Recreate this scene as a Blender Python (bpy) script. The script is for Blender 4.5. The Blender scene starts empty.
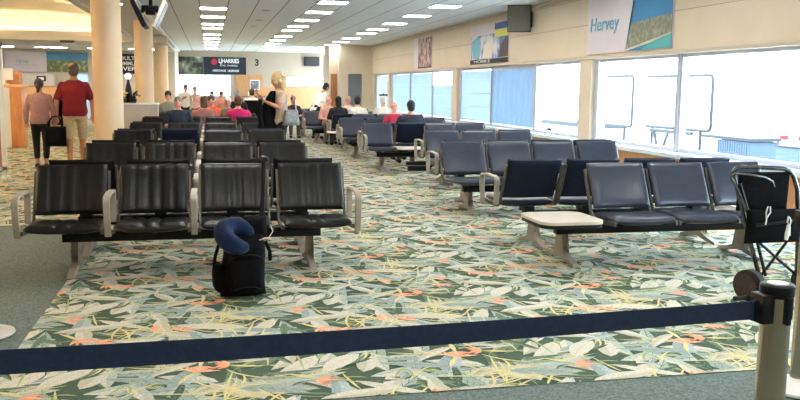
import bpy, bmesh, math, random
from mathutils import Vector, Matrix
import numpy as np
random.seed(7)
PI = math.pi
SC = bpy.context.scene
COL = SC.collection

# ------------------------------------------------------------------ materials
M = {}
def mat(name, col, rough=.5, metal=0., spec=.5, noise=0., nscale=30., bump=0., bscale=200., emit=None, estr=0., sheen=0., coat=0.):
    m = bpy.data.materials.new(name); m.use_nodes = True
    nt = m.node_tree; b = nt.nodes['Principled BSDF']
    b.inputs['Base Color'].default_value = (*col, 1)
    b.inputs['Roughness'].default_value = rough
    b.inputs['Metallic'].default_value = metal
    b.inputs['Specular IOR Level'].default_value = spec
    if sheen: b.inputs['Sheen Weight'].default_value = sheen
    if coat: b.inputs['Coat Weight'].default_value = coat
    tc = nt.nodes.new('ShaderNodeTexCoord')
    if noise:
        n = nt.nodes.new('ShaderNodeTexNoise'); n.inputs['Scale'].default_value = nscale; n.inputs['Detail'].default_value = 4
        nt.links.new(tc.outputs['Object'], n.inputs['Vector'])
        r = nt.nodes.new('ShaderNodeValToRGB')
        r.color_ramp.elements[0].position = .3; r.color_ramp.elements[1].position = .7
        r.color_ramp.elements[0].color = (*[max(0, c*(1-noise)) for c in col], 1)
        r.color_ramp.elements[1].color = (*[min(1, c*(1+noise)) for c in col], 1)
        nt.links.new(n.outputs['Fac'], r.inputs['Fac']); nt.links.new(r.outputs['Color'], b.inputs['Base Color'])
    if bump:
        n2 = nt.nodes.new('ShaderNodeTexNoise'); n2.inputs['Scale'].default_value = bscale
        nt.links.new(tc.outputs['Object'], n2.inputs['Vector'])
        bp = nt.nodes.new('ShaderNodeBump'); bp.inputs['Strength'].default_value = bump; bp.inputs['Distance'].default_value = .01
        nt.links.new(n2.outputs['Fac'], bp.inputs['Height']); nt.links.new(bp.outputs['Normal'], b.inputs['Normal'])
    if emit:
        b.inputs['Emission Color'].default_value = (*emit, 1); b.inputs['Emission Strength'].default_value = estr
    M[name] = m
    return m

def s2l(r, g, b):
    f = lambda c: (c/255/12.92) if c <= 10 else ((c/255+.055)/1.055)**2.4
    return (f(r), f(g), f(b))

mat('leather_black', (.006, .005, .005), .30, spec=.42, noise=.25, nscale=14, bump=.12, bscale=90)
mat('leather_slate', (.023, .027, .044), .29, noise=.15, nscale=10, bump=.08, bscale=90)
mat('shell_navy', (.005, .010, .030), .55, spec=.3, noise=.2, nscale=20)
mat('shell_black', (.006, .006, .008), .5, spec=.3, noise=.2, nscale=20)
mat('alu_tan', (.36, .31, .245), .42, .35, noise=.08, nscale=12)
mat('arm_tan', (.40, .345, .27), .45, .1, noise=.08, nscale=12)
mat('frame_dark', (.13, .115, .10), .4, .6, noise=.1, nscale=20)
mat('black_metal', (.004, .004, .005), .45, .0, spec=.25, noise=.2, nscale=20)
mat('black_plastic', (.006, .006, .007), .42, spec=.3, noise=.2, nscale=30)
mat('laminate_cream', (.66, .58, .48), .35, noise=.08, nscale=8)
mat('column_cream', s2l(236, 208, 172), .6, noise=.03, nscale=3)
mat('wall_cream', s2l(212, 198, 176), .7, noise=.03, nscale=2)
mat('wall_far', s2l(168, 154, 136), .75, noise=.02, nscale=2)
mat('wall_groove', s2l(150, 132, 112), .8, noise=.03, nscale=5)
mat('wall_white', s2l(192, 180, 164), .7, noise=.02, nscale=2)
mat('trim_white', s2l(225, 225, 222), .5, noise=.02, nscale=4)
mat('frame_white', s2l(186, 187, 198), .4, noise=.02, nscale=4)
mat('sill_blue', s2l(205, 220, 232), .35, noise=.03, nscale=4)
mat('gray_panel', s2l(188, 180, 172), .7, noise=.04, nscale=6)
mat('vault_cream', s2l(232, 218, 190), .8, noise=.02, nscale=2)
mat('soffit_gray', s2l(196, 190, 182), .8, noise=.02, nscale=2)
mat('screen_black', (.012, .012, .014), .25, noise=.1, nscale=3)
mat('belt_navy', (.013, .028, .066), .75, noise=.15, nscale=60, bump=.1, bscale=500)
mat('chrome', (.62, .51, .38), .16, 1., noise=.04, nscale=6)
mat('canvas_black', (.004, .004, .0045), .85, spec=.12, noise=.3, nscale=30, bump=.25, bscale=120)
mat('pillow_navy', (.006, .016, .055), .9, spec=.2, noise=.2, nscale=30, sheen=.1)
mat('white_cord', (.75, .74, .70), .7, noise=.05)
mat('white_plastic', (.8, .8, .78), .5, noise=.03)
mat('rubber', (.02, .019, .018), .8, noise=.3, nscale=40)
mat('brown_metal', (.03, .021, .015), .5, .3, noise=.3, nscale=30)
mat('glossy_tube', (.10, .10, .10), .25, .9, noise=.1)
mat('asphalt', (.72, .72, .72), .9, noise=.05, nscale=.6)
mat('out_gray', (.022, .024, .028), .7, noise=.1)
mat('out_blue', (.055, .085, .13), .7, noise=.1)
mat('out_red', (.30, .02, .02), .6, noise=.1)
mat('paper_white', (.8, .78, .75), .8, noise=.02)
mat('lamp_panel', (.9, .9, .9), .5, emit=(1., .97, .93), estr=12.)
mat('cove_lamp', (.9, .8, .6), .5, emit=(1., .80, .50), estr=7.5)
mat('vault_fill', (.9, .8, .6), .5, emit=(1., .85, .66), estr=75.)  # strong glow for the two strips added to brighten the vault
mat('lamp_soffit', (.9, .9, .9), .5, emit=(1., .93, .84), estr=26.)
mat('globe_lamp', (.9, .9, .9), .5, emit=(1, .95, .85), estr=2.)
mat('ink_black', (.012, .012, .014), .7, noise=.1)
mat('ink_white', (.85, .85, .84), .7, noise=.02)
mat('ink_red', (.42, .03, .05), .7, noise=.1)
mat('ink_teal', (.16, .40, .55), .7, noise=.1)
mat('banner_navy', (.008, .014, .03), .6, noise=.1)
mat('poster_lilac', s2l(212, 205, 212), .7, noise=.03, nscale=2)
mat('sea_teal', s2l(75, 165, 170), .7, noise=.1, nscale=1.5)
mat('beach_sand', s2l(205, 198, 180), .7, noise=.1, nscale=3)
mat('fitting_dark', (.05, .05, .05), .5, .5)
mat('vent_gray', (.45, .45, .44), .6)

def wood(name, c1, c2, scale=4., rough=.45):
    m = mat(name, c1, rough); nt = m.node_tree; b = nt.nodes['Principled BSDF']
    tc = nt.nodes.new('ShaderNodeTexCoord'); mp = nt.nodes.new('ShaderNodeMapping')
    mp.inputs['Scale'].default_value = (scale*3, scale*3, scale*.35)
    n = nt.nodes.new('ShaderNodeTexNoise'); n.inputs['Scale'].default_value = 2.; n.inputs['Detail'].default_value = 6; n.inputs['Distortion'].default_value = .6
    r = nt.nodes.new('ShaderNodeValToRGB'); r.color_ramp.elements[0].color = (*c1, 1); r.color_ramp.elements[1].color = (*c2, 1)
    r.color_ramp.elements[0].position = .35; r.color_ramp.elements[1].position = .65
    nt.links.new(tc.outputs['Object'], mp.inputs['Vector']); nt.links.new(mp.outputs['Vector'], n.inputs['Vector'])
    nt.links.new(n.outputs['Fac'], r.inputs['Fac']); nt.links.new(r.outputs['Color'], b.inputs['Base Color'])
    return m
wood('wood_orange', s2l(206, 140, 88), s2l(184, 116, 66))
wood('wood_panel', s2l(206, 156, 116), s2l(190, 138, 98))
wood('wood_pale', s2l(228, 182, 134), s2l(216, 168, 120))
wood('wood_far', s2l(192, 142, 98), s2l(180, 128, 84))
wood('wood_dark', s2l(170, 118, 74), s2l(140, 92, 54))

# patterned photo-like procedural pictures on flat prints
def picture(name, stops, scale=3., axis_mix=.6, detail=6, axis=2, off=0., stretch=(1, 1, 1), nmix=.8):
    m = mat(name, (.5, .5, .5), .6); nt = m.node_tree; b = nt.nodes['Principled BSDF']
    tc = nt.nodes.new('ShaderNodeTexCoord'); mp = nt.nodes.new('ShaderNodeMapping'); mp.inputs['Scale'].default_value = stretch
    n = nt.nodes.new('ShaderNodeTexNoise'); n.inputs['Scale'].default_value = scale; n.inputs['Detail'].default_value = detail
    sx = nt.nodes.new('ShaderNodeSeparateXYZ')
    nt.links.new(tc.outputs['Object'], mp.inputs['Vector']); nt.links.new(mp.outputs['Vector'], n.inputs['Vector'])
    nt.links.new(tc.outputs['Object'], sx.inputs['Vector'])
    a = nt.nodes.new('ShaderNodeMath'); a.operation = 'MULTIPLY_ADD'
    nt.links.new(sx.outputs[axis], a.inputs[0]); a.inputs[1].default_value = axis_mix; a.inputs[2].default_value = off
    c = nt.nodes.new('ShaderNodeMath'); c.operation = 'MULTIPLY_ADD'
    nt.links.new(n.outputs['Fac'], c.inputs[0]); c.inputs[1].default_value = nmix; nt.links.new(a.outputs[0], c.inputs[2])
    r = nt.nodes.new('ShaderNodeValToRGB'); r.color_ramp.elements[0].position = stops[0][0]; r.color_ramp.elements[0].color = (*s2l(*stops[0][1]), 1)
    r.color_ramp.elements[1].position = stops[-1][0]; r.color_ramp.elements[1].color = (*s2l(*stops[-1][1]), 1)
    for p, cc in stops[1:-1]:
        e = r.color_ramp.elements.new(p); e.color = (*s2l(*cc), 1)
    nt.links.new(c.outputs[0], r.inputs['Fac']); nt.links.new(r.outputs['Color'], b.inputs['Base Color'])
    return m

def glass_mat():
    m = bpy.data.materials.new('window_glass'); m.use_nodes = True; nt = m.node_tree
    nt.nodes.clear(); o = nt.nodes.new('ShaderNodeOutputMaterial'); mx = nt.nodes.new('ShaderNodeMixShader')
    t = nt.nodes.new('ShaderNodeBsdfTransparent'); t.inputs[0].default_value = (.96, .985, 1, 1)
    g = nt.nodes.new('ShaderNodeBsdfGlossy'); g.inputs['Roughness'].default_value = .02
    mx.inputs[0].default_value = .06
    nt.links.new(t.outputs[0], mx.inputs[1]); nt.links.new(g.outputs[0], mx.inputs[2]); nt.links.new(mx.outputs[0], o.inputs[0])
    M['window_glass'] = m
glass_mat()
def blind_mat(name, col, tr=.6, lines=None):
    m = bpy.data.materials.new(name); m.use_nodes = True; nt = m.node_tree
    nt.nodes.clear(); o = nt.nodes.new('ShaderNodeOutputMaterial'); mx = nt.nodes.new('ShaderNodeMixShader')
    d = nt.nodes.new('ShaderNodeBsdfDiffuse'); t = nt.nodes.new('ShaderNodeBsdfTranslucent')
    tc = nt.nodes.new('ShaderNodeTexCoord'); n = nt.nodes.new('ShaderNodeTexNoise'); n.inputs['Scale'].default_value = 3
    r = nt.nodes.new('ShaderNodeValToRGB'); r.color_ramp.elements[0].color = (*[c*.88 for c in col], 1); r.color_ramp.elements[1].color = (*[min(1, c*1.1) for c in col], 1)
    nt.links.new(tc.outputs['Object'], n.inputs['Vector']); nt.links.new(n.outputs['Fac'], r.inputs['Fac'])
    nt.links.new(r.outputs[0], d.inputs[0]); nt.links.new(r.outputs[0], t.inputs[0])
    mx.inputs[0].default_value = tr
    nt.links.new(d.outputs[0], mx.inputs[1]); nt.links.new(t.outputs[0], mx.inputs[2]); nt.links.new(mx.outputs[0], o.inputs[0])
    M[name] = m
blind_mat('blind_blue', (.395, .445, .485), .7)
blind_mat('blind_slat', (.33, .40, .47), .7)
blind_mat('blind_pale', (.45, .49, .52), .7)

def ceiling_mat():
    m = mat('ceiling_tile', s2l(206, 206, 204), .9); nt = m.node_tree; b = nt.nodes['Principled BSDF']
    tc = nt.nodes.new('ShaderNodeTexCoord'); sx = nt.nodes.new('ShaderNodeSeparateXYZ'); nt.links.new(tc.outputs['Object'], sx.inputs[0])
    def line(out, off, pitch, w):
        a = nt.nodes.new('ShaderNodeMath'); a.operation = 'ADD'; nt.links.new(out, a.inputs[0]); a.inputs[1].default_value = off
        p = nt.nodes.new('ShaderNodeMath'); p.operation = 'PINGPONG'; nt.links.new(a.outputs[0], p.inputs[0]); p.inputs[1].default_value = pitch/2
        l = nt.nodes.new('ShaderNodeMath'); l.operation = 'LESS_THAN'; nt.links.new(p.outputs[0], l.inputs[0]); l.inputs[1].default_value = w
        return l.outputs[0]
    lx = line(sx.outputs[0], .18+617*.001*200, .617, .012)
    ly = line(sx.outputs[1], 100., 1.23, .006)
    n = nt.nodes.new('ShaderNodeTexNoise'); n.inputs['Scale'].default_value = 90; nt.links.new(tc.outputs['Object'], n.inputs['Vector'])
    r = nt.nodes.new('ShaderNodeValToRGB'); r.color_ramp.elements[0].color = (*s2l(212, 213, 214), 1); r.color_ramp.elements[1].color = (*s2l(230, 230, 229), 1)
    nt.links.new(n.outputs['Fac'], r.inputs[0])
    m1 = nt.nodes.new('ShaderNodeMixRGB'); m1.inputs[2].default_value = (*s2l(178, 178, 176), 1); nt.links.new(ly, m1.inputs[0]); nt.links.new(r.outputs[0], m1.inputs[1])
    m2 = nt.nodes.new('ShaderNodeMixRGB'); m2.inputs[2].default_value = (*s2l(128, 128, 130), 1); nt.links.new(lx, m2.inputs[0]); nt.links.new(m1.outputs[0], m2.inputs[1])
    nt.links.new(m2.outputs[0], b.inputs['Base Color'])
ceiling_mat()

def carpet_plain():
    m = mat('carpet_gray_green', s2l(104, 114, 106), .95); nt = m.node_tree; b = nt.nodes['Principled BSDF']
    tc = nt.nodes.new('ShaderNodeTexCoord')
    v = nt.nodes.new('ShaderNodeTexVoronoi'); v.inputs['Scale'].default_value = 55
    n = nt.nodes.new('ShaderNodeTexNoise'); n.inputs['Scale'].default_value = 70; n.inputs['Detail'].default_value = 3
    nt.links.new(tc.outputs['Object'], v.inputs['Vector']); nt.links.new(tc.outputs['Object'], n.inputs['Vector'])
    r = nt.nodes.new('ShaderNodeValToRGB'); r.color_ramp.elements[0].color = (*s2l(70, 84, 80), 1); r.color_ramp.elements[1].color = (*s2l(118, 130, 124), 1)
    r.color_ramp.elements[0].position = .3; r.color_ramp.elements[1].position = .7
    nt.links.new(n.outputs['Fac'], r.inputs[0])
    l = nt.nodes.new('ShaderNodeMath'); l.operation = 'LESS_THAN'; l.inputs[1].default_value = .13; nt.links.new(v.outputs['Distance'], l.inputs[0])
    mx = nt.nodes.new('ShaderNodeMixRGB'); mx.inputs[2].default_value = (*s2l(160, 168, 158), 1)
    nt.links.new(l.outputs[0], mx.inputs[0]); nt.links.new(r.outputs[0], mx.inputs[1]); nt.links.new(mx.outputs[0], b.inputs['Base Color'])
carpet_plain()
CARP = []
for nm, c in (('carpet_dark_green', (66, 86, 66)), ('carpet_mid_green', (108, 130, 102)), ('carpet_sage', (156, 168, 156)), ('carpet_sage_light', (180, 188, 172)),
              ('carpet_cream', (208, 202, 184)), ('carpet_cream_dark', (190, 184, 158)), ('carpet_blue_gray', (152, 164, 164)), ('carpet_blue_light', (174, 186, 186)),
              ('carpet_yellow', (214, 202, 142)), ('carpet_orange', (238, 158, 120)), ('carpet_peach', (238, 184, 150)), ('carpet_lime', (160, 172, 118))):
    CARP.append(mat(nm, s2l(*c), .95, noise=.22, nscale=110))

# ------------------------------------------------------------------ mesh helpers
def BM(): return bmesh.new()
def fin(bm, name, mats, parent=None, loc=None, rot=None, smooth=True, kind=None, label=None, angle=40):
    me = bpy.data.meshes.new(name)
    bmesh.ops.recalc_face_normals(bm, faces=bm.faces)
    bm.to_mesh(me); bm.free()
    return link(me, name, mats, parent, loc, rot, smooth, kind, label, angle)
def link(me, name, mats, parent=None, loc=None, rot=None, smooth=True, kind=None, label=None, angle=40):
    if mats is not None and not me.materials:
        for m in (mats if isinstance(mats, (list, tuple)) else [mats]):
            me.materials.append(M[m] if isinstance(m, str) else m)
    if smooth and len(me.polygons):
        me.polygons.foreach_set('use_smooth', [True]*len(me.polygons))
        try: me.set_sharp_from_angle(angle=math.radians(angle))
        except Exception: pass
    o = bpy.data.objects.new(name, me); COL.objects.link(o)
    if parent: o.parent = parent
    if loc is not None: o.location = loc
    if rot is not None: o.rotation_euler = rot
    if kind: o['kind'] = kind
    if label: o['label'] = label
    return o
def tag(o, label, cat, group=None):
    o['label'] = label; o['category'] = cat
    if group: o['group'] = group
    return o
def thing(name, label, cat, loc=(0, 0, 0), rz=0., group=None):
    o = bpy.data.objects.new(name, None); COL.objects.link(o); o.location = loc; o.rotation_euler = (0, 0, rz)
    o.empty_display_size = .1
    return tag(o, label, cat, group)
def struct(bm, name, mats, smooth=False, parent=None):
    return fin(bm, name, mats, parent=parent, smooth=smooth, kind='structure')

def box(bm, x0, x1, y0, y1, z0, z1, mi=0, bev=0., mtx=None):
    vs = [bm.verts.new(v) for v in ((x0, y0, z0), (x1, y0, z0), (x1, y1, z0), (x0, y1, z0), (x0, y0, z1), (x1, y0, z1), (x1, y1, z1), (x0, y1, z1))]
    fs = [bm.faces.new([vs[i] for i in q]) for q in ((0, 3, 2, 1), (4, 5, 6, 7), (0, 1, 5, 4), (1, 2, 6, 5), (2, 3, 7, 6), (3, 0, 4, 7))]
    for f in fs: f.material_index = mi
    if bev:
        es = list({e for f in fs for e in f.edges})
        r = bmesh.ops.bevel(bm, geom=es, offset=bev, segments=2, affect='EDGES', profile=.5)
        for f in r['faces']: f.material_index = mi
        vs = list({v for f in r['faces'] for v in f.verts} | {v for v in vs if v.is_valid})
    if mtx is not None:
        for v in vs: v.co = mtx @ v.co
    return vs
def frames(pts):
    pts = [Vector(p) for p in pts]; n = len(pts); T = []
    for i in range(n):
        a = pts[max(0, i-1)]; b = pts[min(n-1, i+1)]
        t = (b-a); t = t.normalized() if t.length > 1e-9 else Vector((0, 0, 1)); T.append(t)
    up = Vector((0, 0, 1)) if abs(T[0].z) < .9 else Vector((1, 0, 0))
    N = (up - T[0]*up.dot(T[0])).normalized(); out = []
    for i in range(n):
        N = (N - T[i]*N.dot(T[i]))
        if N.length < 1e-6: N = T[i].orthogonal()
        N.normalize(); out.append((pts[i], T[i], N, T[i].cross(N)))
    return out
def tube(bm, pts, r, n=8, mi=0, flat=None, closed=False):
    """sweep a round (or flat=(a,b) elliptical) section along pts; r number or list"""
    F = frames(pts); rings = []
    for i, (p, t, N, B) in enumerate(F):
        ri = r[i] if isinstance(r, (list, tuple)) else r
        ra, rb = (ri, ri) if flat is None else flat
        rings.append([bm.verts.new(p + N*(ra*math.cos(2*PI*k/n)) + B*(rb*math.sin(2*PI*k/n))) for k in range(n)])
    m = len(rings)
    for i in range(m if closed else m-1):
        a, b = rings[i], rings[(i+1) % m]
        for k in range(n):
            f = bm.faces.new((a[k], a[(k+1) % n], b[(k+1) % n], b[k])); f.material_index = mi
    if not closed:
        f = bm.faces.new(rings[0][::-1]); f.material_index = mi
        f = bm.faces.new(rings[-1]); f.material_index = mi
def bar(bm, pts, w, t, mi=0, axis=(1, 0, 0), closed=False):
    """rectangular flat bar swept along pts: w wide along axis, t thick"""
    pts = [Vector(p) for p in pts]; X = Vector(axis); n = len(pts); rings = []
    for i in range(n):
        a = pts[(i-1) % n] if closed else pts[max(0, i-1)]; b = pts[(i+1) % n] if closed else pts[min(n-1, i+1)]
        T = (b-a).normalized(); N = X.cross(T).normalized()
        rings.append([bm.verts.new(pts[i] + X*(sx*w/2) + N*(sn*t/2)) for sx, sn in ((-1, -1), (1, -1), (1, 1), (-1, 1))])
    for i in range(n if closed else n-1):
        a, b = rings[i], rings[(i+1) % n]
        for k in range(4):
            f = bm.faces.new((a[k], a[(k+1) % 4], b[(k+1) % 4], b[k])); f.material_index = mi
    if not closed:
        bm.faces.new(rings[0][::-1]).material_index = mi; bm.faces.new(rings[-1]).material_index = mi
def lathe(bm, prof, n=24, c=(0, 0), mi=0, sx=1., sy=1.):
    rings = []
    for r, z in prof:
        rings.append([bm.verts.new((c[0]+sx*r*math.cos(2*PI*k/n), c[1]+sy*r*math.sin(2*PI*k/n), z)) for k in range(n)])
    for a, b in zip(rings, rings[1:]):
        for k in range(n):
            bm.faces.new((a[k], a[(k+1) % n], b[(k+1) % n], b[k])).material_index = mi
    bm.faces.new(rings[0][::-1]).material_index = mi; bm.faces.new(rings[-1]).material_index = mi
def ell(bm, c, r, nu=12, nv=8, mi=0, mtx=None):
    c = Vector(c); rings = []
    def P(x, y, z):
        v = Vector((x*r[0], y*r[1], z*r[2]))
        if mtx is not None: v = mtx @ v
        return bm.verts.new(c+v)
    top = P(0, 0, 1); bot = P(0, 0, -1)
    for j in range(1, nv):
        th = PI*j/nv
        rings.append([P(math.sin(th)*math.cos(2*PI*k/nu), math.sin(th)*math.sin(2*PI*k/nu), math.cos(th)) for k in range(nu)])
    for k in range(nu):
        bm.faces.new((top, rings[0][k], rings[0][(k+1) % nu])).material_index = mi
        bm.faces.new((bot, rings[-1][(k+1) % nu], rings[-1][k])).material_index = mi
    for a, b in zip(rings, rings[1:]):
        for k in range(nu):
            bm.faces.new((a[k], b[k], b[(k+1) % nu], a[(k+1) % nu])).material_index = mi
def pad(bm, fn, w, h, t, nu=26, nv=14, pw=8., mi=0, groove=None):
    """closed cushion: fn(u in -1..1, v in -1..1, off) -> point; rounded rim; groove(u,v)->extra offset on the front"""
    us = [math.sin(PI/2*(-1+2*i/nu)*.0 + 0) for i in range(nu+1)]
    us = [(-1+2*i/nu) for i in range(nu+1)]; vs = [(-1+2*i/nv) for i in range(nv+1)]
    sp = lambda x: math.copysign(1-(1-abs(x))**1.35, x)
    us = [sp(u) for u in us]; vs = [sp(v) for v in vs]
    def prof(u, v): return (max(0, 1-abs(u)**pw)**(1/2.2)) * (max(0, 1-abs(v)**pw)**(1/2.2))
    front = {}; back = {}
    for i, u in enumerate(us):
        for j, v in enumerate(vs):
            k = prof(u, v)
            g = groove(u, v) if groove else 0.
            front[i, j] = bm.verts.new(fn(u*w/2, v*h/2, t/2*k + g*k))
            back[i, j] = front[i, j] if i in (0, nu) or j in (0, nv) else bm.verts.new(fn(u*w/2, v*h/2, -t/2*k))
    for i in range(nu):
        for j in range(nv):
            for d in (front, back):
                q = [d[i, j], d[i+1, j], d[i+1, j+1], d[i, j+1]]
                try: bm.faces.new(q).material_index = mi
                except ValueError: pass
def prism(bm, outline, x0, x1, mi=0, plane='yz'):
    """extrude a (y,z) outline from x0 to x1"""
    mk = {'yz': lambda x, a, b: (x, a, b), 'xz': lambda x, a, b: (a, x, b), 'xy': lambda x, a, b: (a, b, x)}[plane]
    A = [bm.verts.new(mk(x0, a, b)) for a, b in outline]; B = [bm.verts.new(mk(x1, a, b)) for a, b in outline]
    n = len(outline)
    fa = bm.faces.new(A); fb = bm.faces.new(B[::-1]); fa.material_index = fb.material_index = mi
    for k in range(n): bm.faces.new((A[k], A[(k+1) % n], B[(k+1) % n], B[k])).material_index = mi
    bmesh.ops.triangulate(bm, faces=[fa, fb])
def arc(c, r, a0, a1, n=6): return [(c[0]+r*math.cos(a0+(a1-a0)*i/n), c[1]+r*math.sin(a0+(a1-a0)*i/n)) for i in range(n+1)]
def text_mesh(body, size, depth=.004, align='CENTER', shear=0., extra=0.):
    cu = bpy.data.curves.new('t', 'FONT'); cu.body = body; cu.size = size; cu.extrude = depth; cu.align_x = align; cu.align_y = 'CENTER'; cu.shear = shear; cu.offset = extra
    o = bpy.data.objects.new('t', cu); COL.objects.link(o); bpy.context.view_layer.update()
    me = bpy.data.meshes.new_from_object(o.evaluated_get(bpy.context.evaluated_depsgraph_get()))
    bpy.data.objects.remove(o); bpy.data.curves.remove(cu)
    return me
def word(body, size, m, parent, loc, rot=(PI/2, 0, 0), shear=0., extra=0., name='lettering', width=None, depth=.004):
    me = text_mesh(body, size, depth, shear=shear, extra=extra)
    if width:
        xs = [v.co.x for v in me.vertices]; k = width/(max(xs)-min(xs))
        for v in me.vertices: v.co.x *= k
    return link(me, name, m, parent, loc, rot, smooth=False)

# ------------------------------------------------------------------ camera
def setup_camera():
    f, yaw, pitch, roll, h = 849.92, .220339, .130223, .0111974, 1.5
    cy, sy, cp, sp = math.cos(yaw), math.sin(yaw), math.cos(pitch), math.sin(pitch)
    F = Vector((sy*cp, cy*cp, -sp)); Rr = Vector((cy, -sy, 0)); U = Rr.cross(F)
    c, s = math.cos(roll), math.sin(roll)
    R2 = Rr*c + U*s; U2 = -Rr*s + U*c
    cam = bpy.data.cameras.new('camera'); cam.sensor_width = 36; cam.sensor_fit = 'HORIZONTAL'; cam.lens = f/800*36
    cam.clip_start = .05; cam.clip_end = 500
    o = bpy.data.objects.new('camera', cam); COL.objects.link(o)
    o.matrix_world = Matrix(((R2.x, U2.x, -F.x, 0), (R2.y, U2.y, -F.y, 0), (R2.z, U2.z, -F.z, h), (0, 0, 0, 1)))
    SC.camera = o
setup_camera()
w = bpy.data.worlds.new('world'); SC.world = w; w.use_nodes = True
w.node_tree.nodes['Background'].inputs[0].default_value = (.72, .88, 1., 1)
w.node_tree.nodes['Background'].inputs[1].default_value = 7.5
SC.view_settings.view_transform = 'Standard'; SC.view_settings.look = 'None'; SC.view_settings.exposure = 1.08; SC.view_settings.gamma = 1.
SC.view_settings.use_curve_mapping = False

# ------------------------------------------------------------------ room shell
XW, XL, YB, YF, ZC = 6.8, -9.6, -5., 45., 3.3
bm = BM(); box(bm, XL, XW, YB, YF, -.12, -.0075); struct(bm, 'floor', 'carpet_gray_green')

# patterned carpet: leaves, stems and flowers woven as one surface
def leaf_strip(x, y, ang, L, W, bend, n=7, tip=.8):
    pts = []; a = ang - bend/2; px, py = x, y
    for i in range(n+1):
        pts.append((px, py, a)); st = L/n; a += bend/n; px += st*math.cos(a); py += st*math.sin(a)
    left, mid, right = [], [], []
    for i, (qx, qy, qa) in enumerate(pts):
        t = i/n; wd = W/2*(math.sin(PI*min(1, t**tip))**.8 if 0 < t < 1 else .02)
        left.append((qx - wd*math.sin(qa), qy + wd*math.cos(qa))); right.append((qx + wd*math.sin(qa), qy - wd*math.cos(qa))); mid.append((qx, qy))
    return left, mid, right
def carpet_tile(T):
    rnd = random.Random(21); bm = BM(); zi = [0]
    def quads(A, B, mi, z):
        for i in range(len(A)-1):
            vs = [bm.verts.new((*p, z)) for p in (A[i], A[i+1], B[i+1], B[i])]
            try: bm.faces.new(vs).material_index = mi
            except ValueError: pass
    def put(fn, reach):
        x, y = rnd.uniform(0, T), rnd.uniform(0, T); st = rnd.getstate(); zi[0] += 1
        z = -.0062 + zi[0]*3e-5
        for dx in (-T, 0, T):
            for dy in (-T, 0, T):
                if -reach < x+dx < T+reach and -reach < y+dy < T+reach:
                    rnd.setstate(st); fn(x+dx, y+dy, z)
    def big(cols, Lr, Wr):
        ca, cb, cm = rnd.choice(cols)
        def f(x, y, z):
            ang = rnd.uniform(0, 2*PI); L = rnd.uniform(*Lr); W = rnd.uniform(*Wr)
            l, m, r = leaf_strip(x, y, ang, L, W, rnd.uniform(-.7, .7))
            quads(l, m, ca, z); quads(m, r, cb, z)
            n = len(m); k = .012
            ml = [(a[0]+(b[0]-a[0])*k*3, a[1]+(b[1]-a[1])*k*3) for a, b in zip(m, l)]; mr = [(a[0]+(b[0]-a[0])*k*4, a[1]+(b[1]-a[1])*k*4) for a, b in zip(m, r)]
            quads(ml, mr, cm, z+8e-6)
            for i in range(1, n-1):      # side veins
                for side in (l, r):
                    p, q = Vector(m[i]), Vector(m[i]).lerp(Vector(side[min(n-1, i+1)]), .85); d = (q-p); 
                    if d.length < 1e-4: continue
                    nn = Vector((-d.y, d.x)).normalized()*.0022
                    vs = [bm.verts.new((*c, z+8e-6)) for c in (p-nn, q-nn*.4, q+nn*.4, p+nn)]
                    bm.faces.new(vs).material_index = cm
        put(f, Lr[1]+.1)
    def stem(ci):
        def f(x, y, z):
            ang = rnd.uniform(0, 2*PI); L = rnd.uniform(.25, .55)
            l, m, r = leaf_strip(x, y, ang, L, .016, rnd.uniform(-1.4, 1.4), n=9, tip=1.)
            quads(l, r, ci, z)
            if rnd.random() < .6:
                l, m, r = leaf_strip(*m[4], ang+rnd.choice((-.9, .9)), L*.5, .015, rnd.uniform(-1, 1), n=6, tip=1.)
                quads(l, r, ci, z+8e-6)
        put(f, .7)
    def flower():
        def f(x, y, z):
            ang = rnd.uniform(0, 2*PI)
            for k in range(6):
                a = ang + (k-2.5)*.42 + rnd.uniform(-.1, .1)
                l, m, r = leaf_strip(x, y, a, rnd.uniform(.07, .14), .026, rnd.uniform(-.4, .4), n=5)
                c = 9 if k % 3 else 10
                quads(l, r, c, z+k*4e-6)
            l, m, r = leaf_strip(x, y, ang+PI, .2, .03, .3, n=5); quads(l, r, 8, z-2e-6)
        put(f, .3)
    for i in range(26): big([(0, 1, 0), (1, 0, 0), (1, 11, 0)], (.25, .45), (.06, .11))
    for i in range(74):
        big([(2, 3, 1), (3, 2, 0), (6, 7, 1), (7, 6, 2), (4, 5, 2), (5, 4, 3), (3, 4, 2)], (.24, .48), (.07, .13))
        if i % 3 == 0: big([(1, 0, 0), (0, 1, 11), (0, 0, 1)], (.22, .45), (.03, .07))
    for i in range(16):
        big([(4, 4, 5), (4, 5, 3), (7, 3, 2), (2, 6, 1)], (.28, .5), (.07, .13)); stem(8)
        if i % 2: big([(0, 1, 1), (1, 1, 0)], (.25, .45), (.035, .07))
    for i in range(20): stem(8 if i % 3 else 11)
    for i in range(11): flower()
    for i in range(5): stem(8)
    for co, no in (((0, 0, 0), (-1, 0, 0)), ((T, 0, 0), (1, 0, 0)), ((0, 0, 0), (0, -1, 0)), ((0, T, 0), (0, 1, 0))):
        bmesh.ops.bisect_plane(bm, geom=bm.verts[:]+bm.edges[:]+bm.faces[:], plane_co=co, plane_no=no, clear_outer=True, dist=1e-6)
    return bm
def bm_arrays(bm):
    bm.verts.index_update(); V = np.array([v.co[:] for v in bm.verts]); F = [[v.index for v in f.verts] for f in bm.faces]; Mi = [f.material_index for f in bm.faces]
    return V, F, Mi
T = 1.435
tile = carpet_tile(T)
half = tile.copy(); cut = (XW+1.1) - 5*T
bmesh.ops.bisect_plane(half, geom=half.verts[:]+half.edges[:]+half.faces[:], plane_co=(cut, 0, 0), plane_no=(1, 0, 0), clear_outer=True, dist=1e-6)
A_full = bm_arrays(tile); A_half = bm_arrays(half); tile.free(); half.free()
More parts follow.
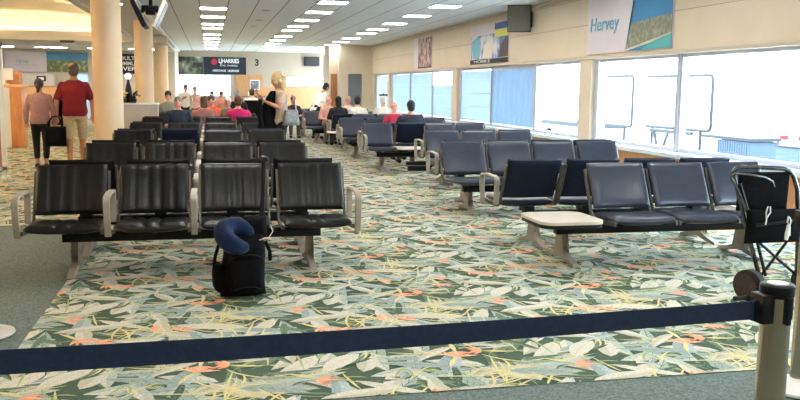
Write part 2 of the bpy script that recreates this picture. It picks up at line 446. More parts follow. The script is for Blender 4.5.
def carpet_region(name, cells, rects):
    Vs, loops, starts, totals, mis, off, lo = [], [], [], [], [], 0, 0
    for (x, y, A) in cells:
        V, F, Mi = A; Vs.append(V + np.array([x, y, 0]))
        for f in F: loops.extend([i+off for i in f]); totals.append(len(f))
        mis.extend(Mi); off += len(V)
    for (x0, x1, y0, y1) in rects:
        Vs.append(np.array([(x0, y0, -.0066), (x1, y0, -.0066), (x1, y1, -.0066), (x0, y1, -.0066)])); loops.extend([off, off+1, off+2, off+3]); totals.append(4); mis.append(0); off += 4
    V = np.concatenate(Vs).astype(np.float32); totals = np.array(totals, np.int32); starts = np.concatenate([[0], np.cumsum(totals)[:-1]]).astype(np.int32)
    me = bpy.data.meshes.new(name); me.vertices.add(len(V)); me.vertices.foreach_set('co', V.ravel())
    me.loops.add(len(loops)); me.loops.foreach_set('vertex_index', np.array(loops, np.int32))
    me.polygons.add(len(totals)); me.polygons.foreach_set('loop_start', starts); me.polygons.foreach_set('material_index', np.array(mis, np.int32))
    for m in CARP: me.materials.append(m)
    me.update(calc_edges=True); me.validate()
    o = bpy.data.objects.new(name, me); COL.objects.link(o); o['kind'] = 'structure'
cells = []
for j in range(29):
    y = 3.96 + j*T
    if y + T > YF: break
    for i in range(6):
        cells.append((-1.1+i*T, y, A_half if i == 5 else A_full))
    if j >= 4 and j < 25:
        for i in range(1, 6 if j > 8 else 4): cells.append((-1.1-i*T, y, A_full))
carpet_region('floor_carpet', cells, [(-1.1, XW, 3.96, YF-.2), (XL+.1, -1.1, 3.96+4*T, 39.9)])

# right wall: header, pilasters, low timber dado, sill
def wall_right():
    bm = BM()
    x0, x1 = XW, XW+.28
    zs = [2.13, 2.695, 3.185]
    box(bm, x0+.012, x1, YB, 36, 2.07, ZC, 1)
    ya = YB
    for a, b in ((2.07, 2.69), (2.70, 3.18), (3.19, ZC)): box(bm, x0, x0+.02, YB, 36, a, b, 0)
    for a, b in ((14.47, 14.95), (23.1, 23.62), (32.25, 32.72), (35.45, 36.)): box(bm, x0-.03, x1, a, b, 0, 2.08, 0)
    box(bm, x0, x1, YB, 1.5, 0, 2.08, 0)
    box(bm, x0, x1, YB, 36, 0, .53, 2)
    return struct(bm, 'wall_right', ['wall_cream', 'wall_groove', 'wood_panel'])
wall_right()
bm = BM(); box(bm, XW-.16, XW+.28, 1.5, 35.45, .53, .6, 0, .012); struct(bm, 'trim_1', 'sill_blue')            # window sill
bm = BM(); box(bm, XW-.05, XW+.06, YB, 36, 2.06, 2.12, 0, .01); struct(bm, 'trim_2', 'wall_white')               # header moulding
bm = BM(); box(bm, XW-.04, XW, YB, 36, 3.22, ZC, 0, .008); struct(bm, 'trim_3', 'wall_white')                    # cornice
def window(n, y0, y1, mull, x=XW+.08, z0=.6, z1=2.07):
    bm = BM(); fw = .06
    box(bm, x-.03, x+.05, y0, y1, z0, z0+fw); box(bm, x-.03, x+.05, y0, y1, z1-fw, z1)
    for y in [y0+.05] + mull + [y1-.11]: box(bm, x-.045, x+.055, y-.05, y+.11, z0, z1)
    for y in mull: box(bm, x-.06, x-.045, y, y+.06, z0, z1)
    f = struct(bm, f'window_{n}', 'frame_white')
    bm = BM(); box(bm, x+.004, x+.012, y0+.01, y1-.01, z0+.01, z1-.01); struct(bm, 'pane', 'window_glass', parent=f)
window(1, 1.5, 14.46, [3.6, 6.1, 8.7, 11.55])
window(2, 14.96, 23.09, [17.35, 20.25])
window(3, 23.63, 32.24, [26.05, 29.08])
window(4, 32.73, 35.44, [])

# jog block at the far right, front of it timber lit
bm = BM()
box(bm, 5.35, XW, 36.0, 38.5, 2.1, ZC); box(bm, 6.35, XW, 36., 38.5, 0, 2.1); box(bm, 5.35, 5.75, 36., 38.5, 0, 2.1)
box(bm, 5.0, 5.35, 36.4, 38.5, 0, ZC, 1)
struct(bm, 'wall_front_recess', ['wall_cream', 'wall_white'])
bm = BM(); box(bm, 5.75, 6.35, 36.05, 36.15, 0, 2.1, 0)
for z in (.7, 1.4): box(bm, 5.75, 6.35, 36.03, 36.05, z, z+.03, 0)
f = struct(bm, 'window_5', 'blind_pale')
bm = BM(); box(bm, 5.06, 5.32, 36.34, 36.4, 0, 2.1, 0); d = struct(bm, 'door_1', 'wood_dark')
bm = BM(); tube(bm, [(5.28, 36.3, .95), (5.28, 36.3, 1.1)], .02); fin(bm, 'door_handle', 'chrome', d, kind='structure')

# far wall
def wall_front():
    bm = BM(); y0, y1 = YF, YF+.2
    def b(xa, xb, za, zb, mi=0, d=0.): box(bm, xa, xb, y0-d, y1, za, zb, mi)
    b(-1.6, XW, 2.12, 3.6); b(-1.6, -1.5, 0, 2.12); b(1.1, 1.35, 0, 2.12); b(-1.5, 1.1, 0, 1.0)
    b(2.7, 3.75, 0, 2.12); b(3.75, 6.7, 2.05, 2.12); b(3.75, 6.7, 0, 1.55, 2); b(6.7, XW, 0, 2.12); b(5.55, 5.62, 1.55, 2.05)
    b(2.7, 6.7, 0, 1.5, 2, .01)
    return struct(bm, 'wall_front', ['wall_far', 'wall_groove', 'wood_far'])
wall_front()
def farwin(n, xa, xb, za, zb, mull):
    bm = BM()
    box(bm, xa, xb, YF+.04, YF+.1, za, za+.05); box(bm, xa, xb, YF+.04, YF+.1, zb-.05, zb)
    for x in [xa]+mull+[xb-.05]: box(bm, x, x+.05, YF+.04, YF+.1, za, zb)
    f = struct(bm, f'window_{n}', 'frame_white')
    bm = BM(); box(bm, xa, xb, YF+.065, YF+.075, za, zb); struct(bm, 'pane', 'window_glass', parent=f)
farwin(6, -1.5, 1.1, 1.0, 2.12, [-.2]); farwin(7, 3.75, 6.7, 1.55, 2.05, [5.0])
bm = BM(); box(bm, 1.35, 2.7, YF-.04, YF+.1, 0, 2.12)
box(bm, 2.02, 2.035, YF-.045, YF-.03, 0, 2.1, 1)
d = struct(bm, 'door_2', ['wood_far', 'wood_dark'])
bm = BM()
for x in (1.96, 2.09): tube(bm, [(x, YF-.09, .95), (x, YF-.09, 1.25)], .018)
fin(bm, 'door_handle', 'chrome', d, kind='structure')

# left wall zone under the vault, side and back walls
bm = BM(); box(bm, XL, -5.9, 40, 40.2, 0, 3.1); box(bm, -5.9, -5.85, 40, 40.2, 0, 3.1); box(bm, -5.85, -5.2, 40, 40.2, 2.02, 3.1); box(bm, -5.2, -1.6, 40, 40.2, 0, 3.1)
box(bm, -1.6, -1.5, 40, YF, 0, ZC)
struct(bm, 'wall_front_left', 'wall_white')
bm = BM(); box(bm, -5.85, -5.2, 40.05, 40.1, 0, 2.02); struct(bm, 'window_8', 'blind_pale')
bm = BM(); box(bm, XL-.2, XL, YB, 40.2, 0, 4.6); struct(bm, 'wall_left', 'wall_cream')
bm = BM(); box(bm, XL-.2, XW+.28, YB-.2, YB, 0, 4.6); struct(bm, 'wall_back', 'wall_white')
bm = BM(); box(bm, -1.45, XW+.28, YB-.2, YF+.2, ZC, ZC+.15); box(bm, -2.75, -1.45, YB-.2, YF+.2, ZC-.02, ZC+.13, 1); struct(bm, 'ceiling', ['ceiling_tile', 'soffit_gray'])
bm = BM(); box(bm, -1.52, -1.42, YB, YF, ZC-.07, ZC+.005); struct(bm, 'trim_4', 'trim_white')
# vault over the left part, with ribs, end tympanum and lit ledge
def vaultz(x, c=-6.15, a=3.45, h=.68): 
    t = min(1, abs((x-c)/a)); return ZC + h*(1-t**2.2)**(1/2.2)
bm = BM(); N = 28; xs = [-6.15 + 3.45*math.cos(PI*i/N) for i in range(N+1)]
ys = [YB, 5, 12, 18, 24, 28, 30, 32.6]
V = [[bm.verts.new((x, y, vaultz(x))) for x in xs] for y in ys]
for a, b in zip(V, V[1:]):
    for i in range(N): bm.faces.new((a[i], a[i+1], b[i+1], b[i]))
for yr in (8, 14, 20, 26):
    R0 = [(x, vaultz(x)) for x in xs]; 
    for i in range(N):
        (xa, za), (xb, zb) = R0[i], R0[i+1]; q = []
        for y in (yr, yr+.5):
            q.append([bm.verts.new(v) for v in ((xa, y, za), (xb, y, zb), (xb, y, zb-.06), (xa, y, za-.06))])
        for k in range(4): bm.faces.new((q[0][k], q[0][(k+1) % 4], q[1][(k+1) % 4], q[1][k]))
        bm.faces.new(q[0]); bm.faces.new(q[1][::-1])
TV = [bm.verts.new((x, 32.6, vaultz(x))) for x in xs]; bm.faces.new(TV)
struct(bm, 'ceiling_vault', 'vault_cream', smooth=True)
bm = BM(); box(bm, XL, -1.45, 31.6, 31.75, 3.02, 3.34); box(bm, XL, -1.45, 31.75, 40.2, 3.02, 3.1); box(bm, XL, -1.45, 31.55, 31.8, 3.2, 3.25); box(bm, XL, -1.6, 32.6, 32.75, 3.02, 3.36)
struct(bm, 'trim_5', 'soffit_gray')
bm = BM(); box(bm, -2.86, -2.68, YB, 31.6, 3.255, 3.28); box(bm, -2.88, -2.85, YB, 31.6, 3.255, 3.315); box(bm, XL, -9.55, YB, 40, 3.2, 4.5); box(bm, -9.62, -9.2, YB, 32, ZC-.05, ZC+.03); box(bm, -9.22, -9.18, YB, 32, ZC-.05, ZC+.12); struct(bm, 'trim_6', 'soffit_gray')
t = tag(fin((lambda b: (box(b, -9.2, -2.9, 32.15, 32.3, 3.12, 3.2), b)[1])(BM()), 'cove_and_fill_strip', 'cove_lamp', smooth=False), 'warm cove light strip hidden on the ledge under the curved ceiling', 'light')
t = tag(fin((lambda b: (box(b, -2.84, -2.76, 2., 31., 3.285, 3.30), b)[1])(BM()), 'cove_and_fill_strip', 'vault_fill', smooth=False), 'added warm fill light strip along the column side edge of the curved ceiling', 'light')  # added fill strip, lights the near vault from behind the lip
t = tag(fin((lambda b: (box(b, -9.42, -9.3, 2., 31., 3.36, 3.385), b)[1])(BM()), 'cove_and_fill_strip', 'vault_fill', smooth=False), 'added warm fill light strip along the outer wall edge of the curved ceiling', 'light')  # second added strip, brightens the vault from the outer side

for k, x in enumerate((-8.2, -6.2, -4.2, -2.6)):  # leftmost is a real fitting; the other three are added to brighten the mural
    e = thing('ceiling_light', f'{["leftmost", "added second from left", "added third from left", "added rightmost"][k]} long light panel under the low soffit before the left mural', 'ceiling light', (x, 37., 3.018), 0, 'soffit light panels')
    bm = BM(); box(bm, -.62, .62, -.17, .17, -.02, 0); fin(bm, 'light_frame', 'trim_white', e, smooth=False)
    bm = BM(); box(bm, -.58, .58, -.13, .13, -.026, -.02); fin(bm, 'diffuser', 'lamp_soffit', e, smooth=False)
# columns
for nm, Y, lab in (('first', 16., 'thick cream round column nearest the camera, beside the walking couple'), ('second', 24.8, 'cream round column behind the grey half wall'),
                   ('third', 33.6, 'third cream round column from the camera, narrower in view'), ('fourth', 42.4, 'farthest cream round column, next to the far banner')):
    bm = BM(); lathe(bm, [(.252, 0), (.252, ZC-.02)], 40); o = fin(bm, 'column', 'column_cream', loc=(-1.755, Y, 0)); tag(o, lab, 'column', 'cream columns along the seating')
    bm = BM(); lathe(bm, [(.262, 0), (.262, .1), (.254, .105)], 40); fin(bm, 'base_band', 'frame_dark', o)

# ceiling lights
ORD = ['first', 'second', 'third', 'fourth', 'fifth', 'sixth', 'seventh', 'eighth', 'ninth', 'tenth']
proto = None
bmL = BM(); box(bmL, -.3, .3, -.3, .3, -.012, 0); meP = bpy.data.meshes.new('diffuser'); bmL.to_mesh(meP); bmL.free()
bmF = BM()
for a in ((-.31, .31, -.315, -.295), (-.31, .31, .295, .315), (-.315, -.295, -.31, .31), (.295, .315, -.31, .31)): box(bmF, *a, -.016, 0)
meF = bpy.data.meshes.new('light_frame'); bmF.to_mesh(meF); bmF.free()
def ceil_light(x, y, lab, grp):
    e = thing('ceiling_light', lab, 'ceiling light', (x, y, ZC-.001), 0, grp)
    link(meF, 'light_frame', 'trim_white', e, smooth=False); link(meP, 'diffuser', 'lamp_panel', e, smooth=False)
for x, nm, ys in ((.125, 'line over the left seats', [20.5, 22.95, 25.6, 27.3, 30.7, 33.2, 35.5, 38., 41.7]), (2.59, 'middle line', [18.25, 20.65, 23.2, 25.6, 27.5, 30.8, 33.4, 36., 38.5]),
                  (5.06, 'line nearest the windows', [18.3, 20.9, 23.5, 26.05, 27.9, 31., 33.5, 36., 38.4])):
    for i, y in enumerate(ys): ceil_light(x, y, f'{ORD[i]} square ceiling light from the camera end, in the {nm}', 'square ceiling lights in the ' + nm)
    for i, y in enumerate((-2., 1., 4., 7., 10., 13., 15.8)): ceil_light(x, y, f'square ceiling light overhead in the {nm}, {ORD[i]} from the back wall', 'square ceiling lights in the ' + nm)
for x, y, lab in ((1.36, 20.6, 'round ceiling speaker grille nearest the camera, between two light lines'), (1.37, 23.7, 'middle one of three round ceiling speaker grilles'), (1.35, 26.1, 'farthest of three round ceiling speaker grilles'), (-1.95, 20., 'small round downlight in the strip beside the columns')):
    bm = BM(); lathe(bm, [(.10, -.012), (.115, -.006), (.115, 0)], 20); o = fin(bm, 'ceiling_speaker' if x > 0 else 'downlight', 'vent_gray' if x > 0 else 'lamp_panel', loc=(x, y, ZC-.001 if x > 0 else ZC-.021)); tag(o, lab, 'ceiling speaker' if x > 0 else 'ceiling light')
for x, y, lab in ((-4.55, 24., 'dark ceiling vent in the curved ceiling, at the left edge of the photo'), (-4.75, 31.4, 'small dark spotlight below the glowing cove')):
    z = vaultz(x) if y < 30 else 3.02
    e = thing('ceiling_vent' if y < 30 else 'ceiling_spotlight', lab, 'ceiling vent' if y < 30 else 'spotlight', (x, y, z))
    bm = BM(); box(bm, -.3 if y < 30 else -.2, .25, -.12, .12, -.09, 0, 0, .01); fin(bm, 'housing', 'fitting_dark', e)
    bm = BM()
    for k in range(4): box(bm, -.25 if y < 30 else -.17, .21, -.09+.05*k, -.07+.05*k, -.105, -.085)
    fin(bm, 'louvre', 'vent_gray', e, smooth=False)

# ------------------------------------------------------------------ seating
def back_fn(x, v, off):
    s = v + .19; k = s/.38; ang = math.radians(22)
    y = -.045 + .17*k + .03*k*k; z = .472 + .383*k; curve = .018*(x/.26)**2
    return Vector((x, y - curve - off*math.cos(ang), z - off*-.0 + off*math.sin(ang)))
def seat_fn(x, v, off):
    k = (v+.25)/.5      # 0 front, 1 rear
    z = .432 - .02*k - .03*max(0, .25-k)**2*16*.25; sag = -.012*(1-(x/.27)**2)
    return Vector((x, -.515 + .475*k, z + sag + off))
def groove_v(n): 
    def g(u, v):
        d = abs(((u*n/2) + .5*(n % 2)) - round((u*n/2) + .5*(n % 2))); return -.020*max(0, 1-d/.10)
    return g
def mk_mesh(bm, name, mats):
    bmesh.ops.recalc_face_normals(bm, faces=bm.faces); me = bpy.data.meshes.new(name); bm.to_mesh(me); bm.free()
    for m in mats: me.materials.append(M[m])
    return me
P = {}
for key, lea, shell, grv in (('L', 'leather_black', 'shell_black', groove_v(5)), ('R', 'leather_slate', 'shell_navy', None)):
    bm = BM(); pad(bm, seat_fn, .545, .5, .078, 26, 14, groove=grv); P['seat'+key] = mk_mesh(bm, 'seat', [lea])
    bm = BM(); pad(bm, back_fn, .545, .38, .055, 30, 16, groove=grv); P['back'+key] = mk_mesh(bm, 'backrest', [lea])
    bm = BM(); pad(bm, lambda x, v, o: back_fn(x, v, o-.030), .53, .37, .03, 12, 10); P['shell'+key] = mk_mesh(bm, 'back_shell', [shell])
bm = BM(); bar(bm, [(0, -.50, .395), (0, -.30, .38), (0, -.10, .385), (0, -.03, .43), (0, .02, .53), (0, .10, .70), (0, .135, .80)], .018, .034); P['frame'] = mk_mesh(bm, 'side_frame', ['frame_dark'])
bm = BM()
pa = [(-.44, .35)] + [(-.47, .44), (-.485, .56)] + arc((-.445, .61), .045, PI, PI/2, 4) + [(-.30, .668), (-.12, .66)] + arc((-.07, .615), .045, PI/2, 0, 4) + [(-.03, .52), (-.035, .40)]
bar(bm, [(0, y, z) for y, z in pa], .05, .024); bmesh.ops.bevel(bm, geom=bm.edges[:], offset=.005, segments=1, affect='EDGES'); P['arm'] = mk_mesh(bm, 'armrest', ['arm_tan'])
def leg_outline():
    return [(-.06, .29), (-.035, .20), (-.04, .13), (-.09, .085), (-.2, .05), (-.31, .028), (-.32, .002), (-.27, 0), (-.12, .025), (0, .05), (.12, .025), (.27, 0), (.33, .002), (.32, .028), (.2, .05), (.09, .085), (.04, .13), (.035, .20), (.06, .29)]
bm = BM(); prism(bm, leg_outline()[::-1], -.028, .028); P['leg'] = mk_mesh(bm, 'leg', ['alu_tan'])
bm = BM(); box(bm, -.05, .05, -.12, .03, .33, .385); prism(bm, [(-.30, .375), (-.28, .385), (.0, .385), (.0, .30), (-.06, .30)], -.02, .02); P['bracket'] = mk_mesh(bm, 'seat_bracket', ['black_metal'])
def table_mesh():
    bm = BM(); r = .12; x0, x1, y0, y1 = -.36, .20, -.60, .02; o = []
    for cx, cy, a in ((x1-r, y0+r, -PI/2), (x1-r, y1-r, 0), (x0+r, y1-r, PI/2), (x0+r, y0+r, PI)): o += arc((cx, cy), r, a, a+PI/2, 5)
    prism(bm, o, .415, .44, 0, 'xy'); prism(bm, [(x*.985, y*.985-.004) for x, y in o], .385, .415, 1, 'xy'); box(bm, -.05, .05, -.35, .05, .34, .386, 1)
    return mk_mesh(bm, 'table_top', ['laminate_cream', 'black_plastic'])
P['table'] = table_mesh()
def bench(label, kind, Y, rear, centers, arms, legs, tables=(), bare=(), group=None, category='seat row'):
    """one tandem bench on its own beam. centers: world X of the slots; rear=True faces away from the camera"""
    xm = sum(centers)/len(centers); s = -1 if rear else 1
    e = thing('tandem_seat_bench', label, category, (xm, Y, 0), PI if rear else 0, group)
    lx = lambda X: (X-xm)*s
    pitch = centers[1]-centers[0] if len(centers) > 1 else .6
    def put(key, name, parent, loc=(0, 0, 0)): return link(P[key], name, None, parent, loc)
    bm = BM(); a, b = sorted((lx(centers[0]+.02 if 0 in bare else min(legs)-.09), lx(max(legs)+.09))); box(bm, a, b, -.09, -.01, .25, .33, 0, .006); fin(bm, 'beam', 'black_metal', e)
    for X in legs: put('leg', 'leg', e, (lx(X), 0, 0))
    for i, X in enumerate(centers):
        if i in tables: put('table', 'table_top', e, (lx(X), 0, 0)); continue
        if i in bare: continue
        st = put('seat'+kind, 'seat', e, (lx(X), 0, 0))
        put('back'+kind, 'backrest', st); put('shell'+kind, 'back_shell', st); put('bracket', 'seat_bracket', st)
        for sx in (-1, 1): put('frame', 'side_frame', st, (sx*.283, 0, 0))
    for X in arms: put('arm', 'armrest', e, (lx(X), 0, 0))
    return e
def slots(c0, p, n=4): return [c0+p*i for i in range(n)]
DL = .39
LG = 'black seat rows left of the aisle'; RG = 'slate seat rows by the windows'
LY = [7.59, 10.40, 13.30, 15.95, 18.80, 21.60, 24.40]
LC = slots(-1.10, .645)
def larms(c): return [c[0]-.325, (c[0]+c[1])/2, (c[1]+c[2])/2, c[3]+.325]
names = ['nearest', 'second', 'third', 'fourth', 'fifth', 'sixth', 'seventh']
Llab = ['nearest four black channelled leather seats with tan arms, backpack with pillow before them',
        'second row of black channelled seats, directly behind the nearest left bench',
        'third row of black seats on the left with a table gap showing navy',
        'fourth row of black seats on the left, with pale light along its backs',
        'fifth row of black seats on the left, man with phone sitting on it',
        'black seat row where the white-haired man and orange shirt sit, facing the camera',
        'farthest black seat row on the left, facing the camera']
Lrear = ['black seat bench facing away, back to back with the nearest left bench', 'black seat bench facing away behind the second left row', 'black seat bench facing away behind the third left row, navy shells',
         'black seat bench facing away behind the fourth left row', 'black seat bench facing away where the pink and the dusty rose shirts sit', 'black seat bench facing away behind the white-haired man', 'farthest left seat bench facing away, dark-clothed sitter on it']
for i, Y in enumerate(LY):
    bench(Llab[i], 'L', Y-DL, False, LC, larms(LC) if i != 2 else [LC[0]-.325, LC[3]+.325], [LC[0]+.02, LC[3]-.02], tables=(1,) if i == 2 else (), group=LG)
    bench(Lrear[i], 'R' if i == 2 else 'L', Y+DL, True, LC, larms(LC), [LC[0]+.02, LC[3]-.02], group=LG)
RY = [7.33, 10.40, 13.10, 15.80, 18.70, 21.30, 23.90, 26.60]
RC = [2.97, 3.05, 2.93, 3.02, 3.02, 3.15, 2.80, 2.68]
Rlab = ['slate leather seats with a cream table at the left end, beside the black pushchair',
        'four slate seats in the second row by the windows, behind the cream table',
        'three slate seats by the windows with a bare beam end on the left',
        'slate seats in front of the seated man in navy, table space second along',
        'slate seat row where the red-shirted person sits', 'slate seat row with a table at its aisle end, in front of the white shirts',
        'slate seat row with bald and pink-faced sitters facing the camera', 'farthest slate seat row beside the standing blonde woman']
Rrear = ['dark navy seat backs facing away behind the cream table', 'slate bench facing away behind the second window row, tan arm at the aisle', 'slate bench facing away behind the bare beam end, tan arm at the aisle',
         'slate bench facing away with the man in navy sitting on it', 'slate bench facing away behind the red-shirted person', 'navy backed bench facing away under the black shirt and white shirts',
         'slate bench facing away behind the pink-faced sitters', 'farthest slate bench facing away near the door']
for i, Y in enumerate(RY):
    c = slots(RC[i], .6); lg = [c[0]+.06, c[3]+.06 if i == 0 else c[3]-.05]
    tb = {0: (0,), 3: (1,), 5: (0,)}.get(i, ()); br = (0,) if i == 2 else ()
    if i == 2: lg = [c[1]+.05, c[3]-.05]
    bench(Rlab[i], 'R', Y-DL, False, c, [c[0]-.31] if i in (3, 4, 6, 7) else [], lg, tb, br, RG)
    rs = .04 if i == 0 else .16; c = [v+rs for v in c]; lg = [v+rs for v in lg]; br = (0,) if i == 2 else ()
    bench(Rrear[i], 'R', Y+DL-(.08 if i else 0), True, c, [(c[1] if i == 2 else c[0])-.32], lg, (), br, RG)

# ------------------------------------------------------------------ people
MP = {}
def cloth(name, rgb, rough=.85):
    if name not in M: mat(name, s2l(*rgb), rough, noise=.12, nscale=25, bump=.15, bscale=60)
    return name
for n_, c_ in (('skin_fair', (222, 170, 144)), ('skin_pink', (224, 160, 140)), ('skin_tan', (190, 134, 104)), ('skin_olive', (176, 124, 96))):
    mat(n_, s2l(*c_), .55, noise=.06, nscale=20)
for n_, c_ in (('hair_black', (22, 18, 18)), ('hair_brown', (70, 46, 32)), ('hair_dark', (42, 30, 26)), ('hair_red_brown', (96, 54, 36)), ('hair_gray', (150, 144, 138)), ('hair_white', (214, 208, 200)), ('hair_blonde', (206, 178, 130)), ('hair_gray_brown', (88, 74, 64))):
    mat(n_, s2l(*c_), .6, noise=.3, nscale=50, bump=.6, bscale=80)
mat('eye_dark', (.02, .015, .012), .3)
def capsule(bm, a, b, ra, rb, n=12):
    a, b = Vector(a), Vector(b); d = b-a
    if d.length < 1e-5: ell(bm, a, (ra, ra, ra), n, 8); return
    t = d.normalized(); pts = []; rs = []
    for k in range(4):
        th = PI/2*k/4; pts.append(a - t*ra*math.cos(th)); rs.append(max(.001, ra*math.sin(th)))
    for k in range(5): pts.append(a.lerp(b, k/4)); rs.append(ra+(rb-ra)*k/4)
    for k in range(1, 5):
        th = PI/2*k/4; pts.append(b + t*rb*math.sin(th)); rs.append(max(.001, rb*math.cos(th)))
    tube(bm, pts, rs, n)
def loft(bm, rings, n=20, pw=2.4):
    """rings of (center, a, b, leanAngle) stacked superellipses (x half width a, depth half b)"""
    R = []
    for c, a, b, al in rings:
        rr = []
        for k in range(n):
            th = 2*PI*k/n; cx = math.copysign(abs(math.cos(th))**(2/pw), math.cos(th)); sy = math.copysign(abs(math.sin(th))**(2/pw), math.sin(th))
            rr.append(bm.verts.new((c[0]+a*cx, c[1]+b*sy*math.cos(al), c[2]+b*sy*math.sin(al))))
        R.append(rr)
    for p, q in zip(R, R[1:]):
        for k in range(n): bm.faces.new((p[k], p[(k+1) % n], q[(k+1) % n], q[k]))
    bm.faces.new(R[0][::-1]); bm.faces.new(R[-1])
def remesh(bm, name, vox, mats, it=3):
    me = bpy.data.meshes.new(name); bmesh.ops.recalc_face_normals(bm, faces=bm.faces); bm.to_mesh(me); bm.free()
    o = bpy.data.objects.new('tmp', me); COL.objects.link(o)
    r = o.modifiers.new('r', 'REMESH'); r.mode = 'VOXEL'; r.voxel_size = vox
    s = o.modifiers.new('s', 'SMOOTH'); s.factor = .5; s.iterations = it
    bpy.context.view_layer.update()
    m2 = bpy.data.meshes.new_from_object(o.evaluated_get(bpy.context.evaluated_depsgraph_get())); m2.name = name
    bpy.data.objects.remove(o); bpy.data.meshes.remove(me)
    m2.materials.clear()
    for m in mats: m2.materials.append(M[m])
    return m2
def pose(seated, lean=0., head_turn=0., head_tilt=0., s=1., arms='lap', wide=1., stride=0.):
    """joints, facing -Y.  lean>0 forward."""
    dz = -.42 if seated else 0.
    z0 = .93+dz
    def tp(x, y, z):       # a trunk point, leaned about the pelvis
        h = (z+dz)-z0
        return Vector((x*wide, y - math.sin(lean)*h, z0 + math.cos(lean)*h if h > 0 else z+dz))
    J = {'tp': tp, 'seated': seated, 'lean': lean, 'dz': dz, 'wide': wide}
    J['torso'] = [(tp(0, y, z), a*wide, b*(1+(wide-1)*.8), -lean*.7) for z, a, b, y in
                  ((.80, .10, .08, 0), (.84, .15, .115, 0), (.92, .172, .13, 0), (1.02, .155, .115, 0), (1.12, .155, .11, .0), (1.25, .168, .118, .01), (1.34, .172, .10, .015), (1.395, .13, .078, .015), (1.445, .066, .055, .01))]
    J['neck'] = tp(0, .01, 1.42); J['head'] = tp(0, -.01, 1.585); J['nk2'] = tp(0, 0, 1.52)
    for sg, sd in ((-1, 'l'), (1, 'r')):
        J['sh'+sd] = tp(sg*.165, .015, 1.345)
        J['hip'+sd] = Vector((sg*.09*wide, 0, .90+dz))
        if seated:
            J['kn'+sd] = Vector((sg*.11*wide, -.44, .50)); J['an'+sd] = Vector((sg*.11*wide, -.40, .09)); J['toe'+sd] = Vector((sg*.12*wide, -.58, .035))
        else:
            st = stride*sg
            J['kn'+sd] = Vector((sg*.095, -.03-st*.5, .50)); J['an'+sd] = Vector((sg*.09, .0-st, .09+max(0, -st)*.12)); J['toe'+sd] = Vector((sg*.105, -.17-st, .035+max(0, -st)*.02))
        if arms == 'lap':
            J['el'+sd] = tp(sg*.245, -.02, 1.10); J['wr'+sd] = J['el'+sd] + Vector((-sg*.11, -.21, -.02 if seated else .1))
        elif arms == 'down':
            J['el'+sd] = tp(sg*.245, .03, 1.10); J['wr'+sd] = tp(sg*.255, -.01, .86)
        elif arms == 'phone':
            J['el'+sd] = tp(sg*.24, -.06, 1.10); J['wr'+sd] = tp(sg*.06, -.30, 1.13)
    return J
def hand(bm, wrist, d, side, curl=.5):
    """palm, four unequal bent fingers and a thumb, fingertips along d"""
    d = Vector(d).normalized(); ax = d.cross(Vector((0, 1, 0)));
    if ax.length < .2: ax = d.cross(Vector((0, 0, 1)))
    ax.normalize(); nr = ax.cross(d).normalized()
    w = Vector(wrist); pc = w + d*.05
    mt = Matrix((ax, nr, d)).transposed()
    ell(bm, pc, (.042, .017, .055), 10, 8, mtx=mt)
    for k, (off, L) in enumerate(((-.030, .066), (-.010, .078), (.011, .074), (.030, .058))):
        b0 = w + d*.085 + ax*off; c = curl
        b1 = b0 + (d*math.cos(c*.6) + nr*math.sin(c*.6))*L*.5; b2 = b1 + (d*math.cos(c*1.6) + nr*math.sin(c*1.6))*L*.5
        tube(bm, [b0 - d*.012, b0, b1, b2, b2+(b2-b1)*.1], [.0085, .009, .0085, .007, .003], 7)
    t0 = w + d*.03 + ax*.035*side; t1 = t0 + (d*.8+ax*.6*side).normalized()*.035; t2 = t1 + (d+nr*.4).normalized()*.03
    tube(bm, [w + d*.02 + ax*.02*side, t0, t1, t2], [.011, .0115, .0095, .006], 7)
